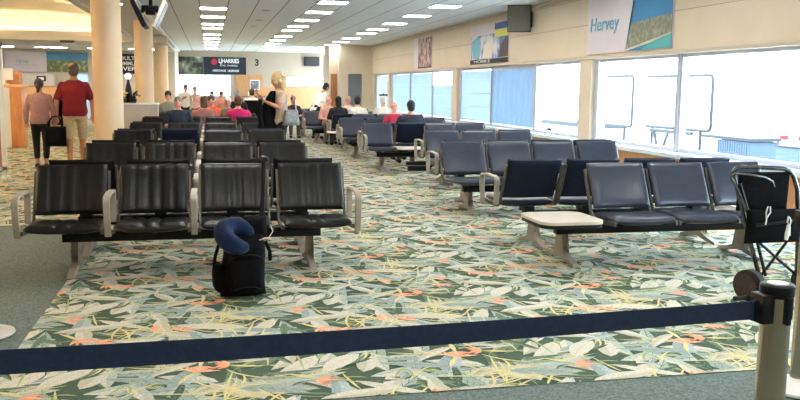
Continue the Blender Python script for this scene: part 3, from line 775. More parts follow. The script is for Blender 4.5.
def person(label, loc, rz, J, shirt, pants, hair, skin='skin_fair', sleeve=.75, leg=1., hairstyle='short', s=1., vox=.016, group=None, pattern=None, shoes=True, turn=0., tilt=0., face=True):
    e = thing('person', label, 'person', loc, rz, group); e.scale = (s, s, s)
    hd = J['head']; Hm = Matrix.Rotation(turn, 3, 'Z') @ Matrix.Rotation(tilt, 3, 'X')
    H = lambda x, y, z: hd + Hm @ Vector((x, y, z))
    bm = BM(); loft(bm, J['torso'])
    capsule(bm, J['neck'], J['nk2'], .06, .052)
    ell(bm, hd + Hm @ Vector((0, .005, .015)), (.074, .093, .10), 16, 12, mtx=Hm); ell(bm, H(0, -.022, -.045), (.054, .062, .066), 14, 10, mtx=Hm)
    capsule(bm, H(0, -.088, .01), H(0, -.104, -.02), .010, .015, 8)          # nose
    for sg in (-1, 1): ell(bm, H(sg*.075, .008, -.005), (.012, .022, .032), 8, 6, mtx=Hm)   # ears
    ell(bm, H(0, -.082, -.055), (.024, .01, .008), 8, 6, mtx=Hm)             # lips
    for sd in 'lr':
        capsule(bm, J['sh'+sd], J['el'+sd], .055, .043); capsule(bm, J['el'+sd], J['wr'+sd], .042, .029)
        capsule(bm, J['hip'+sd], J['kn'+sd], .088, .06); capsule(bm, J['kn'+sd], J['an'+sd], .058, .04); capsule(bm, J['an'+sd] + Vector((0, .03, -.045)), J['toe'+sd], .042, .032)
    me = remesh(bm, 'body', vox, [skin])
    b2 = BM(); b2.from_mesh(me)
    for sd, sg in (('l', -1), ('r', 1)):
        hand(b2, J['wr'+sd], (J['wr'+sd]-J['el'+sd]), -sg, .7)
    b2.to_mesh(me); b2.free()
    link(me, 'body', None, e)
    # clothing
    bm = BM(); k = .014
    T_ = J['torso'][1:] ; T_ = T_[:-1] + [(T_[-1][0]-Vector((0, 0, .012)), T_[-1][1]+.004, T_[-1][2]+.004, T_[-1][3])]
    loft(bm, [(c, a+k, b+k, al) for c, a, b, al in T_])
    for sd in 'lr':
        if sleeve <= 1.: capsule(bm, J['sh'+sd], J['sh'+sd].lerp(J['el'+sd], sleeve), .064, .060)
        else:
            capsule(bm, J['sh'+sd], J['el'+sd], .068, .056); capsule(bm, J['el'+sd], J['el'+sd].lerp(J['wr'+sd], sleeve-1), .056, .042)
    link(remesh(bm, 'shirt', vox, [shirt]), 'shirt', None, e)
    bm = BM(); q = [(c, a+.012, b+.012, al) for c, a, b, al in J['torso'][0:3]]; loft(bm, q)
    for sd in 'lr':
        if leg <= 1.:
            capsule(bm, J['hip'+sd], J['hip'+sd].lerp(J['kn'+sd], leg), .10, .092 if leg < .95 else .078)
        else:
            capsule(bm, J['hip'+sd], J['kn'+sd], .10, .072); capsule(bm, J['kn'+sd], J['kn'+sd].lerp(J['an'+sd], leg-1), .071, .056)
    link(remesh(bm, 'trousers' if leg > 1 else 'shorts', vox, [pants]), 'trousers' if leg > 1 else 'shorts', None, e)
    if shoes:
        for sd in 'lr':
            bm = BM(); a = J['an'+sd] + Vector((0, .035, -.05)); capsule(bm, a, J['toe'+sd], .05, .04)
            link(remesh(bm, 'shoe', .014, ['black_plastic']), 'shoe', None, e)
    if hair:
        bm = BM()
        if hairstyle == 'short':
            ell(bm, H(0, .014, .036), (.086, .100, .100), 16, 12, mtx=Hm); ell(bm, H(0, .045, -.03), (.078, .07, .07), 14, 10, mtx=Hm)
        elif hairstyle == 'fringe':       # balding: only a band round the back
            ell(bm, H(0, .028, -.004), (.085, .084, .072), 16, 10, mtx=Hm)
        elif hairstyle == 'bun':
            ell(bm, H(0, .02, .028), (.086, .098, .10), 16, 12, mtx=Hm); ell(bm, H(0, .11, -.03), (.05, .05, .055), 12, 8); capsule(bm, H(0, .07, -.05), H(0.01, .10, -.13), .04, .025)
        elif hairstyle == 'curly':
            rr = random.Random(5)
            ell(bm, H(0, .03, .02), (.105, .115, .118), 16, 12, mtx=Hm); ell(bm, H(0, .06, -.07), (.11, .09, .11), 16, 12, mtx=Hm)
            for _ in range(40):
                v = Vector((rr.gauss(0, 1), rr.gauss(.5, .8), rr.gauss(.1, 1))).normalized()
                ell(bm, H(v.x*.105, .04+v.y*.10, -.01+v.z*.13), (.03, .03, .03), 8, 6)
        elif hairstyle == 'long':
            ell(bm, H(0, .02, .025), (.088, .10, .105), 16, 12, mtx=Hm); ell(bm, H(0, .05, -.08), (.085, .06, .11), 14, 10)
        link(remesh(bm, 'hair', .011, [hair], 1), 'hair', None, e)
    if face:
        for sg in (-1, 1):
            bm = BM(); ell(bm, H(sg*.03, -.080, .012), (.014, .009, .008), 8, 6, mtx=Hm); fin(bm, 'eye', 'eye_dark', e)
    return e
C = cloth
# the couple walking away on the left
J = pose(False, .03, arms='down', stride=.06)
w_ = person('woman walking away in a mauve jumper and cropped black trousers, dark hair pinned up', (-3.0, 16.5, 0), PI, J, C('jumper_mauve', (150, 112, 108)), C('cotton_black', (24, 22, 26)), 'hair_dark', 'skin_tan', 1.95, 1.72, 'bun', .945, .013)
J = pose(False, .03, arms='down', stride=-.07, wide=1.12)
m_ = person('man walking away in a burgundy T-shirt and khaki shorts', (-2.40, 16.5, 0), PI, J, C('tee_burgundy', (118, 14, 32)), C('khaki', (196, 180, 150)), 'hair_gray_brown', 'skin_tan', .82, .96, 'short', 1.11, .013)
# bag carried between them
e = thing('duffel_bag', 'black duffel bag carried between the walking couple', 'bag', (-2.71, 16.28, .38))
bm = BM(); pad(bm, lambda x, v, o: Vector((x, o, .2+v)), .36, .36, .2, 14, 12, 5.); fin(bm, 'bag_body', 'canvas_black', e)
for y in (-.05, .05):
    bm = BM(); tube(bm, [(-.12, y, .32), (-.11, y, .46), (-.05, 0, .55), (.05, 0, .56), (.11, y, .46), (.12, y, .32)], .012, 8); fin(bm, 'handle', 'canvas_black', e)
e = thing('backpack', 'black jacket-draped backpack hanging beside the man in burgundy', 'bag', (-2.72, 16.62, .80))
bm = BM(); pad(bm, lambda x, v, o: Vector((x, o, .2+v)), .22, .46, .2, 12, 14, 4.); fin(bm, 'bag_body', 'canvas_black', e)
bm = BM(); tube(bm, [(-.05, -.06, .40), (-.03, -.02, .52), (.04, 0, .53), (.07, -.05, .38)], .014, 8); fin(bm, 'strap', 'canvas_black', e)

# standing blonde woman with a black jacket over her arm
J = pose(False, .06, arms='down'); J['ell'] = Vector((-.26, -.12, 1.16)); J['wrl'] = Vector((-.16, -.30, 1.33)); J['elr'] = Vector((.25, -.10, 1.14)); J['wrr'] = Vector((.12, -.30, 1.24))
w2 = person('blonde woman standing sideways in a beige top and black trousers, holding up a dark jacket', (1.16, 14.55, 0), -PI*.42, J, C('top_beige', (196, 172, 148)), C('cotton_black', (24, 22, 26)), 'hair_blonde', 'skin_tan', .55, 1.95, 'curly', 1.02, .013, tilt=.25)
bm = BM()
def jk(x, v, o):
    t = (v+.36)/.72; wv = .22+.95*(1-t)**.8
    return Vector((x*wv + .10*t + .02*math.sin(7*t), o*(.6+.6*(1-t)) + .02*math.sin(30*x) + .03*math.sin(5*t), v))
e = thing('jacket', 'black jacket hanging from the hand of the blonde woman', 'jacket', (.92, 14.42, 1.08), .2)
bm = BM(); pad(bm, jk, .34, .72, .12, 18, 16, 5.); fin(bm, 'jacket_body', 'canvas_black', e)
bm = BM(); tube(bm, [(-.10, -.03, .22), (-.12, -.05, 0), (-.10, -.07, -.25), (-.09, -.06, -.32)], [.035, .045, .045, .035], 10); fin(bm, 'sleeve', 'canvas_black', e)
e = thing('handbag', 'silver grey handbag at the hip of the blonde woman', 'bag', (1.33, 14.34, .86), .3)
bm = BM(); pad(bm, lambda x, v, o: Vector((x*(1-.15*v/.13), o, .14+v)), .27, .26, .11, 14, 12, 5.); fin(bm, 'bag_body', mat('silver_vinyl', s2l(128, 126, 124), .45, .1, noise=.3, nscale=18), e)
bm = BM(); tube(bm, [(-.09, 0, .25), (-.07, 0, .42), (0, .02, .55), (.07, 0, .42), (.09, 0, .25)], .01, 8); fin(bm, 'strap', 'vent_gray', e)

# seated people, left group.  (front=True faces the camera)
FR, RE = -.64, .64
def sit(label, x, Y, front, shirt, hair, style='short', skin='skin_fair', pants='trouser_gray', lean=0., sleeve=.8, s=1., wide=1.05, arms='lap', turn=0., tilt=0.):
    J = pose(True, lean, arms=arms, wide=wide)
    yy = Y + (FR if front else RE)
    return person(label, (x, yy + (.0 if front else 0.), .008), 0 if front else PI, J, shirt, pants, hair, skin, sleeve, 1.95, style, s, .017, 'people on the seats', turn=turn, tilt=tilt, face=front)
C('trouser_gray', (70, 70, 74)); C('trouser_black', (26, 26, 30)); C('trouser_tan', (150, 130, 104))
sit('grey-haired man in a navy shirt bent over his phone, facing the camera', -.63, LY[4], True, C('shirt_navy', (34, 44, 64)), 'hair_gray', 'short', 'skin_pink', arms='phone', tilt=-.35, sleeve=.9, lean=.08, wide=1.15)
sit('dark-haired person in a grey-green shirt behind the man with the phone', -1.08, LY[6], True, C('shirt_gray_green', (120, 126, 116)), 'hair_dark', s=1.06)
sit('person in a dusty rose shirt with red-brown hair, seen from behind', -.12, LY[4], False, C('shirt_rose', (176, 116, 108)), 'hair_red_brown', 'long', wide=1.3, sleeve=.9)
sit('person in a magenta shirt with brown hair, seen from behind', .62, LY[4], False, C('shirt_magenta', (222, 40, 112)), 'hair_red_brown', 'short', wide=1.2, sleeve=.9, lean=-.05)
sit('white-haired man in a green shirt facing the camera beside the magenta shirt', .43, LY[5], True, C('shirt_green', (92, 104, 74)), 'hair_white', 'short', 'skin_pink', s=.97, tilt=-.2)
sit('person in an orange shirt facing the camera behind the dusty rose shirt', .04, LY[5], True, C('shirt_orange', (236, 92, 48)), 'hair_gray_brown', 'short', 'skin_pink', s=1.0)
sit('grey-haired person in a black jacket, seen from behind beyond the magenta shirt', .78, LY[6], False, C('jacket_black', (28, 30, 34)), 'hair_gray', s=1.08, sleeve=1.9, wide=1.1)
person('person in a white shirt and grey cap standing behind the phone man', (-.81, 29., 0), .4, pose(False, .25, arms='lap'), C('shirt_white', (226, 216, 202)), 'trouser_black', 'hair_gray_brown', 'skin_tan', 1.5, 1.95, 'short', .93, .018, 'people standing far back')
person('grey-haired person in a pale pink top standing far back on the left', (-.44, 29.6, 0), -.5, pose(False, .15, arms='lap'), C('shirt_pale_pink', (226, 188, 184)), 'trouser_gray', 'hair_gray', 'skin_pink', .9, 1.95, 'short', .88, .018, 'people standing far back')
person('red-haired person in a pale coral shirt among the far left crowd', (.34, 26.2, 0), .2, pose(False, .1, arms='lap'), C('shirt_coral', (226, 150, 130)), 'trouser_tan', 'hair_red_brown', 'skin_pink', .9, 1.95, 'short', .80, .018, 'people standing far back')
person('dark-haired person in a grey shirt among the far left crowd', (.08, 26.6, 0), -.2, pose(False, .1, arms='lap'), C('shirt_light_gray', (176, 172, 170)), 'trouser_black', 'hair_dark', 'skin_fair', .9, 1.95, 'short', .80, .018, 'people standing far back')
# wheelchair-like black chair with a white shirted person far back
e = thing('office_chair', 'black framed chair under the white-shirted person near the far door', 'chair', (1.28, 26.4, 0), PI)
bm = BM(); pad(bm, lambda x, v, o: Vector((x, -.25+v, .55+o)), .5, .48, .08, 12, 12); fin(bm, 'seat', 'canvas_black', e)
bm = BM(); pad(bm, lambda x, v, o: Vector((x, .02, .85-o*0+v) ) + Vector((0, o, 0)), .5, .5, .06, 12, 12); fin(bm, 'backrest', 'canvas_black', e)
for sx in (-.24, .24):
    for yy in (-.45, .0):
        bm = BM(); tube(bm, [(sx, yy, .0), (sx, yy, .52)], .014, 8); fin(bm, 'leg', 'chrome', e)
    bm = BM(); tube(bm, [(sx, -.42, .52), (sx, -.42, .72), (sx, 0, .74)], .014, 8); fin(bm, 'armrest', 'chrome', e)
J = pose(True, .12, arms='lap', wide=1.1)
person('brown-haired person in a white shirt sitting by the far door', (1.28, 26.66, .17), PI, J, C('shirt_white', (226, 216, 202)), 'trouser_black', 'hair_brown', 'skin_fair', .95, 1.95, 'short', 1.0, .018, 'people on the seats', face=False)
# right group
sit('man in a dark navy shirt, dark hair, seen from behind on the window seats', 3.88, RY[3], False, C('shirt_dark_navy', (36, 40, 54)), 'hair_dark', 'short', 'skin_tan', wide=1.28, sleeve=.95, s=.98)
sit('bald person in a red shirt beside the man in dark navy', 3.90, RY[4], True, C('shirt_red', (168, 36, 62)), 'hair_white', 'fringe', 'skin_pink', s=.94, tilt=-.2)
sit('white-haired person in a cream shirt nearest the far windows, seen from behind', 4.43, RY[5], False, C('shirt_cream', (232, 222, 208)), 'hair_white', 'short', 'skin_pink', wide=1.12, sleeve=.95)
sit('dark-haired person in a white shirt leaning, seen from behind', 3.76, RY[5], False, C('shirt_white', (226, 216, 202)), 'hair_black', 'short', wide=1.15, lean=.1, sleeve=.95)
sit('black-haired person in a black shirt, seen from behind', 3.25, RY[5], False, C('shirt_black', (24, 24, 26)), 'hair_black', 'long', 'skin_olive')
sit('bald pink-faced person in a pale shirt facing the camera behind the white shirt', 3.72, RY[6], True, C('shirt_pale', (222, 200, 184)), 'hair_white', 'fringe', 'skin_pink')
sit('bald pink-faced person in a dusty pink shirt behind the black shirt', 3.18, RY[6], True, C('shirt_dusty_pink', (206, 160, 148)), 'hair_white', 'fringe', 'skin_pink', s=.98)
sit('red-haired person in dark clothes beyond the standing blonde woman', 2.47, RY[7], True, C('shirt_charcoal', (50, 40, 42)), 'hair_red_brown', 'short', 'skin_tan', s=.96)
J = pose(False, .55, arms='lap'); J['wrr'] = J['elr'] + Vector((.04, -.2, -.12))
person('dark-haired person in a white top bending over the far seats', (3.06, 25.25, 0), PI*.62, J, C('shirt_bright_white', (238, 234, 230)), 'trouser_black', 'hair_black', 'skin_tan', 1.5, 1.95, 'short', 1.02, .016, 'people standing far back', tilt=.2)
# phone of the man in navy
bm = BM(); box(bm, -.036, .036, -.005, .005, -.07, .07, 0, .004)
o = fin(bm, 'phone', 'black_plastic', loc=(-.63, LY[4]-.64-.40, .755), rot=(-.6, 0, 0)); tag(o, 'black phone held by the grey-haired man in navy', 'phone')

# ------------------------------------------------------------------ foreground luggage
e = thing('backpack', 'black wheeled backpack on the carpet with an extended handle, before the nearest left bench', 'bag', (.215, 6.12, 0), .12)
bm = BM(); pad(bm, lambda x, v, o: Vector((x*(1-.16*(v+.22)/.45) + .008*math.sin(14*v), o-.01-.03*(v+.1), .235+v)), .33, .46, .27, 22, 20, 3.4); fin(bm, 'bag_body', 'canvas_black', e)
bm = BM(); pad(bm, lambda x, v, o: Vector((x, -.135+o, .17+v)), .23, .24, .07, 14, 12, 4.); fin(bm, 'front_pocket', 'canvas_black', e)
bm = BM(); pad(bm, lambda x, v, o: Vector((-.175+o, x-.01, .15+v)), .16, .20, .09, 10, 10, 3.5); fin(bm, 'side_pocket', 'canvas_black', e)
bm = BM(); pad(bm, lambda x, v, o: Vector((.09+x, .02+o, .50+v)), .18, .16, .16, 12, 10, 3.); fin(bm, 'top_flap', 'canvas_black', e)
bm = BM(); tube(bm, [(.155, .08, .40), (.17, .085, .7), (.185, .09, .98)], .011, 8); tube(bm, [(.16, .18, .40), (.175, .185, .7), (.19, .19, .98)], .011, 8); box(bm, .168, .205, .06, .215, .965, 1.0, 0, .01); fin(bm, 'telescopic_handle', 'black_plastic', e)
bm = BM(); tube(bm, [(.10, -.10, .42), (.17, -.11, .44), (.20, -.10, .48), (.19, -.05, .52)], .0035, 6); fin(bm, 'cord', 'white_cord', e)
for zz, hw in ((.33, .10), (.10, .095)):
    bm = BM(); tube(bm, [(-hw, -.168, zz-.02), (-hw*.6, -.178, zz), (0, -.182, zz+.004), (hw*.6, -.178, zz), (hw, -.168, zz-.02)], .004, 6); fin(bm, 'zip', 'black_metal', e)
bm = BM(); tube(bm, [(-.05, .02, .455), (-.04, .01, .50), (.0, 0, .515), (.04, .01, .50), (.05, .02, .455)], .011, 8); fin(bm, 'grab_handle', 'canvas_black', e)
bm = BM(); tube(bm, [(-.165, .0, .40), (-.20, -.02, .30), (-.215, -.03, .18), (-.19, -.03, .08)], .012, 8); fin(bm, 'strap', 'canvas_black', e)
bm = BM(); box(bm, .178, .186, -.05, -.005, .27, .33, 0, .002); fin(bm, 'luggage_tag', 'white_plastic', e)
bm = BM()
tube(bm, [(.155, -.04, .40), (.185, -.06, .33), (.19, -.04, .26)], .014, 8); fin(bm, 'strap', 'canvas_black', e)
for sx in (-.12, .12):
    bm = BM(); tube(bm, [(sx-.015, .10, .035), (sx+.015, .10, .035)], .033, 14); fin(bm, 'wheel', 'rubber', e)
bm = BM(); pts = []
for i in range(15):
    a = math.radians(30 + 280*i/14); pts.append((.11*math.cos(a), 0, .105*math.sin(a)))
tube(bm, pts, [.03, .05, .06, .066, .068, .068, .067, .067, .068, .068, .068, .066, .06, .05, .03], 14)
o = fin(bm, 'neck_pillow', 'pillow_navy', loc=(.18, 6.0, .455), rot=(-1.0, .35, .1)); tag(o, 'navy blue neck pillow resting on the black wheeled backpack', 'pillow')

# ------------------------------------------------------------------ queue barrier
def stanchion(label, x, y, top=.945, r=.043, tall=True):
    e = thing('queue_stanchion', label, 'barrier post', (x, y, 0), 0, None)
    bm = BM(); lathe(bm, [(.165, 0), (.172, .006), (.17, .018), (.12, .034), (.05, .05), (r, .06)], 40); fin(bm, 'base', 'white_plastic' if 'far right' in label else 'laminate_cream' if 'cream' in label else 'chrome', e)
    bm = BM(); lathe(bm, [(r, .05), (r, top-.028)], 32); fin(bm, 'post', 'chrome', e)
    bm = BM(); lathe(bm, [(r+.002, top-.04), (r+.006, top-.034), (r+.006, top-.006), (r, top), (r-.014, top-.002)], 32); fin(bm, 'cap', 'black_plastic', e)
    bm = BM(); lathe(bm, [(r-.012, top-.004), (r-.012, top+.0015)], 28); fin(bm, 'cap_disc', 'trim_white', e)
    for k in range(4):
        a = k*PI/2 + .08; c, s = math.cos(a), math.sin(a)
        mt = Matrix.Translation((c*(r+.006), s*(r+.006), 0)) @ Matrix.Rotation(a, 4, 'Z')
        bm = BM()
        if k == 2: box(bm, -.02, .022, -.03, .03, top-.115, top-.028, 0, .004, mt)
        else: box(bm, -.01, .008, -.008, .008, top-.115, top-.035, 0, .002, mt)
        fin(bm, 'belt_slot', 'black_plastic', e)
    return e
stanchion('chrome queue post in the right foreground, navy belt clipped to its side', 1.625, 2.15)
stanchion('chrome queue post far right behind the first post, white round base', 2.91, 3.65, .95, .036)
stanchion('chrome queue post at the left end of the navy belt, out of the frame', -.95, 1.97)
o = stanchion('cream based queue post at the left edge of the plain carpet', -1.35, 5.40, .95, .036)
bm = BM(); n = 24
for i in range(n):
    t0, t1 = i/n, (i+1)/n
    if i == 0: prev = None
xa, ya, xb, yb = 1.560, 2.145, -.90, 1.975
def bp(t, z): return (xa+(xb-xa)*t, ya+(yb-ya)*t, z)
Vf = []
for i in range(n+1):
    t = i/n; c = .868 + .018*t - .010*math.sin(PI*t); hh = .0275 + .002*t
    p, q = Vector(bp(t, c-hh)), Vector(bp(t, c+hh)); off = Vector((.0, .0012, 0))
    Vf.append([bm.verts.new(v) for v in (p-off, q-off, q+off, p+off)])
for a, b in zip(Vf, Vf[1:]):
    for k in range(4): bm.faces.new((a[k], a[(k+1) % 4], b[(k+1) % 4], b[k]))
bm.faces.new(Vf[0]); bm.faces.new(Vf[-1][::-1])
e = fin(bm, 'queue_belt', 'belt_navy'); tag(e, 'navy blue retractable belt stretched across the foreground', 'barrier belt')
bm = BM(); box(bm, 1.548, 1.572, 2.135, 2.155, .835, .90, 0, .003); fin(bm, 'belt_clip', 'black_plastic', e)
# ------------------------------------------------------------------ pushchair on the right
e = thing('folding_pushchair', 'black folding transport chair with tubular handles, parked by the queue posts', 'pushchair', (3.92, 5.4, 0))
def W(x, y, z): return (x-3.92, y-5.4, z)
bm = BM(); tube(bm, [W(3.98, 5.42, .04), W(3.80, 5.4, .50), W(3.665, 5.4, .90), W(3.655, 5.4, .935), W(3.68, 5.4, .965), W(3.72, 5.4, .972), W(3.9, 5.4, .965), W(4.06, 5.4, .955), W(4.11, 5.4, .94), W(4.15, 5.4, .90), W(4.19, 5.4, .80), W(4.24, 5.42, .45), W(4.28, 5.45, .05)], .0165, 10)
fin(bm, 'push_frame', 'glossy_tube', e)
bm = BM(); tube(bm, [W(3.78, 5.36, .60), W(3.68, 5.33, .76), W(3.59, 5.30, .88), W(3.57, 5.30, .91), W(3.60, 5.30, .935), W(3.72, 5.30, .925), W(3.84, 5.30, .905), W(3.91, 5.31, .875), W(3.945, 5.33, .83)], .0085, 8); fin(bm, 'armrest_loop', 'glossy_tube', e)
bm = BM(); tube(bm, [W(4.12, 5.36, .60), W(4.22, 5.32, .70), W(4.24, 5.30, .80), W(4.30, 5.3, .83)], .0085, 8); fin(bm, 'armrest_loop', 'glossy_tube', e)
bm = BM(); tube(bm, [W(3.70, 5.38, .85), W(3.80, 5.37, .58), W(3.86, 5.36, .42), W(3.93, 5.34, .18)], .012, 8); fin(bm, 'front_strut', 'black_metal', e)
bm = BM(); pad(bm, lambda x, v, o: Vector((x-.0 + .03*v, .02+o, .79+v)), .42, .28, .05, 16, 12, 7.); fin(bm, 'back_sling', 'canvas_black', e)
bm = BM(); pad(bm, lambda x, v, o: Vector((x+.05, -.06+o-.08*v, .545+v)), .46, .25, .06, 16, 12, 6.); fin(bm, 'seat_sling', 'canvas_black', e)
bm = BM(); tube(bm, [W(3.79, 5.3, .56), W(4.24, 5.3, .60)], .012, 8); tube(bm, [W(3.80, 5.42, .5), W(4.26, 5.4, .14)], .011, 8); tube(bm, [W(4.22, 5.42, .5), W(3.93, 5.4, .16)], .011, 8); fin(bm, 'cross_brace', 'black_metal', e)
for cx, cy, rr in ((3.80, 5.34, .115), (4.30, 5.36, .115)):
    bm = BM(); tube(bm, [W(cx-.025, cy-.01, rr), W(cx+.025, cy+.01, rr)], rr, 28); wh = fin(bm, 'wheel', 'rubber', e)
    bm = BM(); tube(bm, [W(cx-.035, cy-.014, rr), W(cx+.035, cy+.014, rr)], rr*.7, 22); fin(bm, 'wheel_hub', 'brown_metal', wh)
bm = BM(); tube(bm, [W(3.66, 5.30, .03), W(3.74, 5.31, .03), W(3.84, 5.33, .05)], .018, 10); fin(bm, 'foot_lever', 'rubber', e)
bm = BM(); tube(bm, [W(3.93, 5.38, .16), W(3.82, 5.345, .115)], .016, 10); tube(bm, [W(4.26, 5.4, .2), W(4.30, 5.36, .115)], .016, 10); fin(bm, 'fork', 'black_metal', e)
bm = BM(); tube(bm, [W(3.845, 5.255, .60), W(3.835, 5.25, .66), W(3.845, 5.25, .70), W(3.865, 5.25, .70), W(3.87, 5.25, .66), W(3.845, 5.252, .62), W(3.84, 5.255, .57)], .005, 6); fin(bm, 'cord', 'white_cord', e)
bm = BM(); tube(bm, [W(4.01, 5.24, .63), W(4.0, 5.235, .59), W(4.02, 5.235, .56), W(4.03, 5.235, .60), W(4.012, 5.235, .625)], .006, 6); tube(bm, [W(4.012, 5.235, .57), W(4.005, 5.235, .50), W(4.0, 5.235, .46)], [.012, .016, .012], 8); tube(bm, [W(4.02, 5.235, .56), W(4.025, 5.235, .49)], .008, 6); fin(bm, 'cord', 'white_cord', e)

# ------------------------------------------------------------------ posters, signs and screens
picture('pic_street', [(0., (60, 40, 44)), (.35, (120, 76, 74)), (.5, (196, 176, 170)), (.62, (160, 96, 84)), (.75, (60, 52, 70)), (1., (210, 190, 190))], 4.5, .0, 8, 2, .0)
picture('pic_ad', [(0., (40, 70, 130)), (.38, (80, 120, 180)), (.46, (190, 196, 206)), (.56, (226, 214, 208)), (.68, (206, 160, 140)), (.8, (90, 66, 62)), (1., (60, 40, 40))], 2.6, .0, 6, 2, .0)
picture('pic_sea', [(0., (30, 110, 170)), (.4, (44, 128, 184)), (.55, (60, 140, 190)), (.7, (120, 170, 200)), (1., (190, 210, 220))], 1.2, .0, 6, 2, -.05)
picture('pic_town', [(0., (70, 80, 66)), (.36, (110, 118, 100)), (.5, (150, 146, 130)), (.62, (184, 176, 160)), (.75, (120, 112, 100)), (1., (200, 190, 176))], 16., .0, 8, 2, .0)
picture('pic_island', [(.0, (66, 84, 50)), (.42, (110, 122, 76)), (.5, (180, 176, 150)), (.58, (120, 130, 110)), (1., (220, 214, 200))], 5., .0, 8, 2, .0)
picture('pic_sky', [(0., (50, 110, 160)), (.5, (96, 150, 190)), (1., (170, 200, 216))], 1.5, .0, 6, 2, .0)
picture('pic_works', [(0., (20, 24, 28)), (.36, (48, 54, 50)), (.47, (120, 126, 104)), (.55, (200, 202, 200)), (.75, (226, 226, 224)), (1., (120, 120, 118))], 2.2, .0, 5, 2, .0)
picture('pic_framed', [(0., (40, 42, 50)), (.45, (110, 112, 120)), (.6, (220, 216, 210)), (1., (160, 150, 140))], 4., .0, 5)
def panel_y(name, x, y0, y1, z0, z1, m, parent=None, th=.02, **k):   # a flat panel hanging on the right wall (normal -X)
    bm = BM(); box(bm, x-th, x, y0, y1, z0, z1); return fin(bm, name, m, parent, smooth=False, **k)
def flat_x(poly, x, th, mi=0): prism(bm, poly, x-th, x, mi)
# street poster
e = panel_y('wall_poster', XW, 26., 28.3, 2.16, 3.17, 'poster_lilac'); tag(e, 'small reddish picture poster on the window wall, farther of the two', 'poster')
panel_y('picture_print', XW-.02, 26.0, 27.75, 2.17, 3.13, 'pic_street', e, .004)
panel_y('picture_border', XW-.024, 26.0, 27.75, 2.17, 2.21, 'ink_black', e, .003)
# ad poster
e = panel_y('wall_poster', XW, 18.95, 21.9, 2.15, 3.12, 'poster_lilac'); tag(e, 'wide advertising poster with blue and yellow tabs, left of the wall television', 'poster')
panel_y('picture_print', XW-.02, 18.97, 21.85, 2.27, 2.86, 'pic_ad', e, .004)
panel_y('black_band', XW-.024, 18.97, 21.9, 2.15, 2.26, 'ink_black', e, .004)
panel_y('blue_tab', XW-.024, 18.97, 19.95, 2.94, 3.09, 'banner_blue' if 'banner_blue' in M else mat('banner_blue', s2l(28, 70, 150), .6, noise=.05), e, .004)
panel_y('yellow_tab', XW-.024, 18.97, 19.95, 2.76, 2.94, mat('tab_yellow', s2l(206, 206, 80), .6, noise=.05), e, .004)
for nm_, poly, mm in (('printed_bottles', [(21.7, 2.3), (21.1, 2.3), (21.0, 2.7), (21.3, 2.85), (21.75, 2.75)], 'ink_teal'), ('printed_plate', [(20.9, 2.28), (20.1, 2.28), (20.25, 2.62), (20.45, 2.74), (20.75, 2.6)], 'laminate_cream'),
                      ('printed_figure', [(19.6, 2.28), (18.98, 2.28), (18.98, 2.7), (19.15, 2.74), (19.5, 2.55)], 'hair_brown')):
    bm = BM(); flat_x(poly, XW-.024, .003); fin(bm, nm_, mm, e, smooth=False)
word('MOBILE', .10, 'ink_white', e, (XW-.032, 20.9, 2.205), (PI/2, 0, -PI/2), width=1.3)
# big mural
e = panel_y('wall_mural', XW, 11.75, 14.72, 2.15, 3.55 if False else 3.21, 'poster_lilac', None, .02); tag(e, 'large lilac and aerial coast mural with teal script above the near windows', 'mural')
bm = BM()
def flat_x(poly, x, th, mi=0): prism(bm, poly, x-th, x, mi)
flat_x([(13.22, 2.16), (11.76, 2.16), (11.76, 3.20), (12.95, 3.20), (13.0, 2.75)], XW-.02, .004); fin(bm, 'sea_print', 'pic_sea', e, smooth=False)
bm = BM(); flat_x([(13.22, 2.17), (11.76, 2.38), (11.76, 2.68), (13.04, 2.60)], XW-.024, .004); fin(bm, 'town_print', 'pic_town', e, smooth=False)
bm = BM(); flat_x([(13.2, 2.16), (11.76, 2.34), (11.76, 2.39), (13.22, 2.19)], XW-.028, .003); fin(bm, 'beach_print', 'beach_sand', e, smooth=False)
bm = BM(); flat_x([(12.7, 2.16), (11.76, 2.16), (11.76, 2.38), (12.3, 2.28)], XW-.0285, .003); fin(bm, 'lagoon_print', 'sea_teal', e, smooth=False)
word('Hervey', .34, 'ink_teal', e, (XW-.026, 14.05, 2.66), (PI/2, 0, -PI/2), shear=.12, width=1.1, name='script_lettering')
# television on the right wall (turned towards the aisle)
e = thing('wall_television', 'dark television on a bracket high on the window wall, turned to the aisle', 'television', (6.60, 17.5, 3.0))
mt = Matrix.Rotation(-.42, 4, 'Z') @ Matrix.Rotation(.10, 4, 'X')
bm = BM(); box(bm, -.36, .14, -.03, .03, -.27, .30, 0, .008, mt); fin(bm, 'housing', 'black_plastic', e)
bm = BM(); box(bm, -.345, .125, -.036, -.029, -.25, .285, 0, 0, mt); fin(bm, 'screen', mat('screen_gray', (.16, .15, .13), .2, noise=.1, nscale=2), e, smooth=False)
bm = BM(); box(bm, .0, .18, .03, .08, -.10, .10); box(bm, .14, .18, .0, .08, -.16, .16); fin(bm, 'bracket', 'black_metal', e, smooth=False)
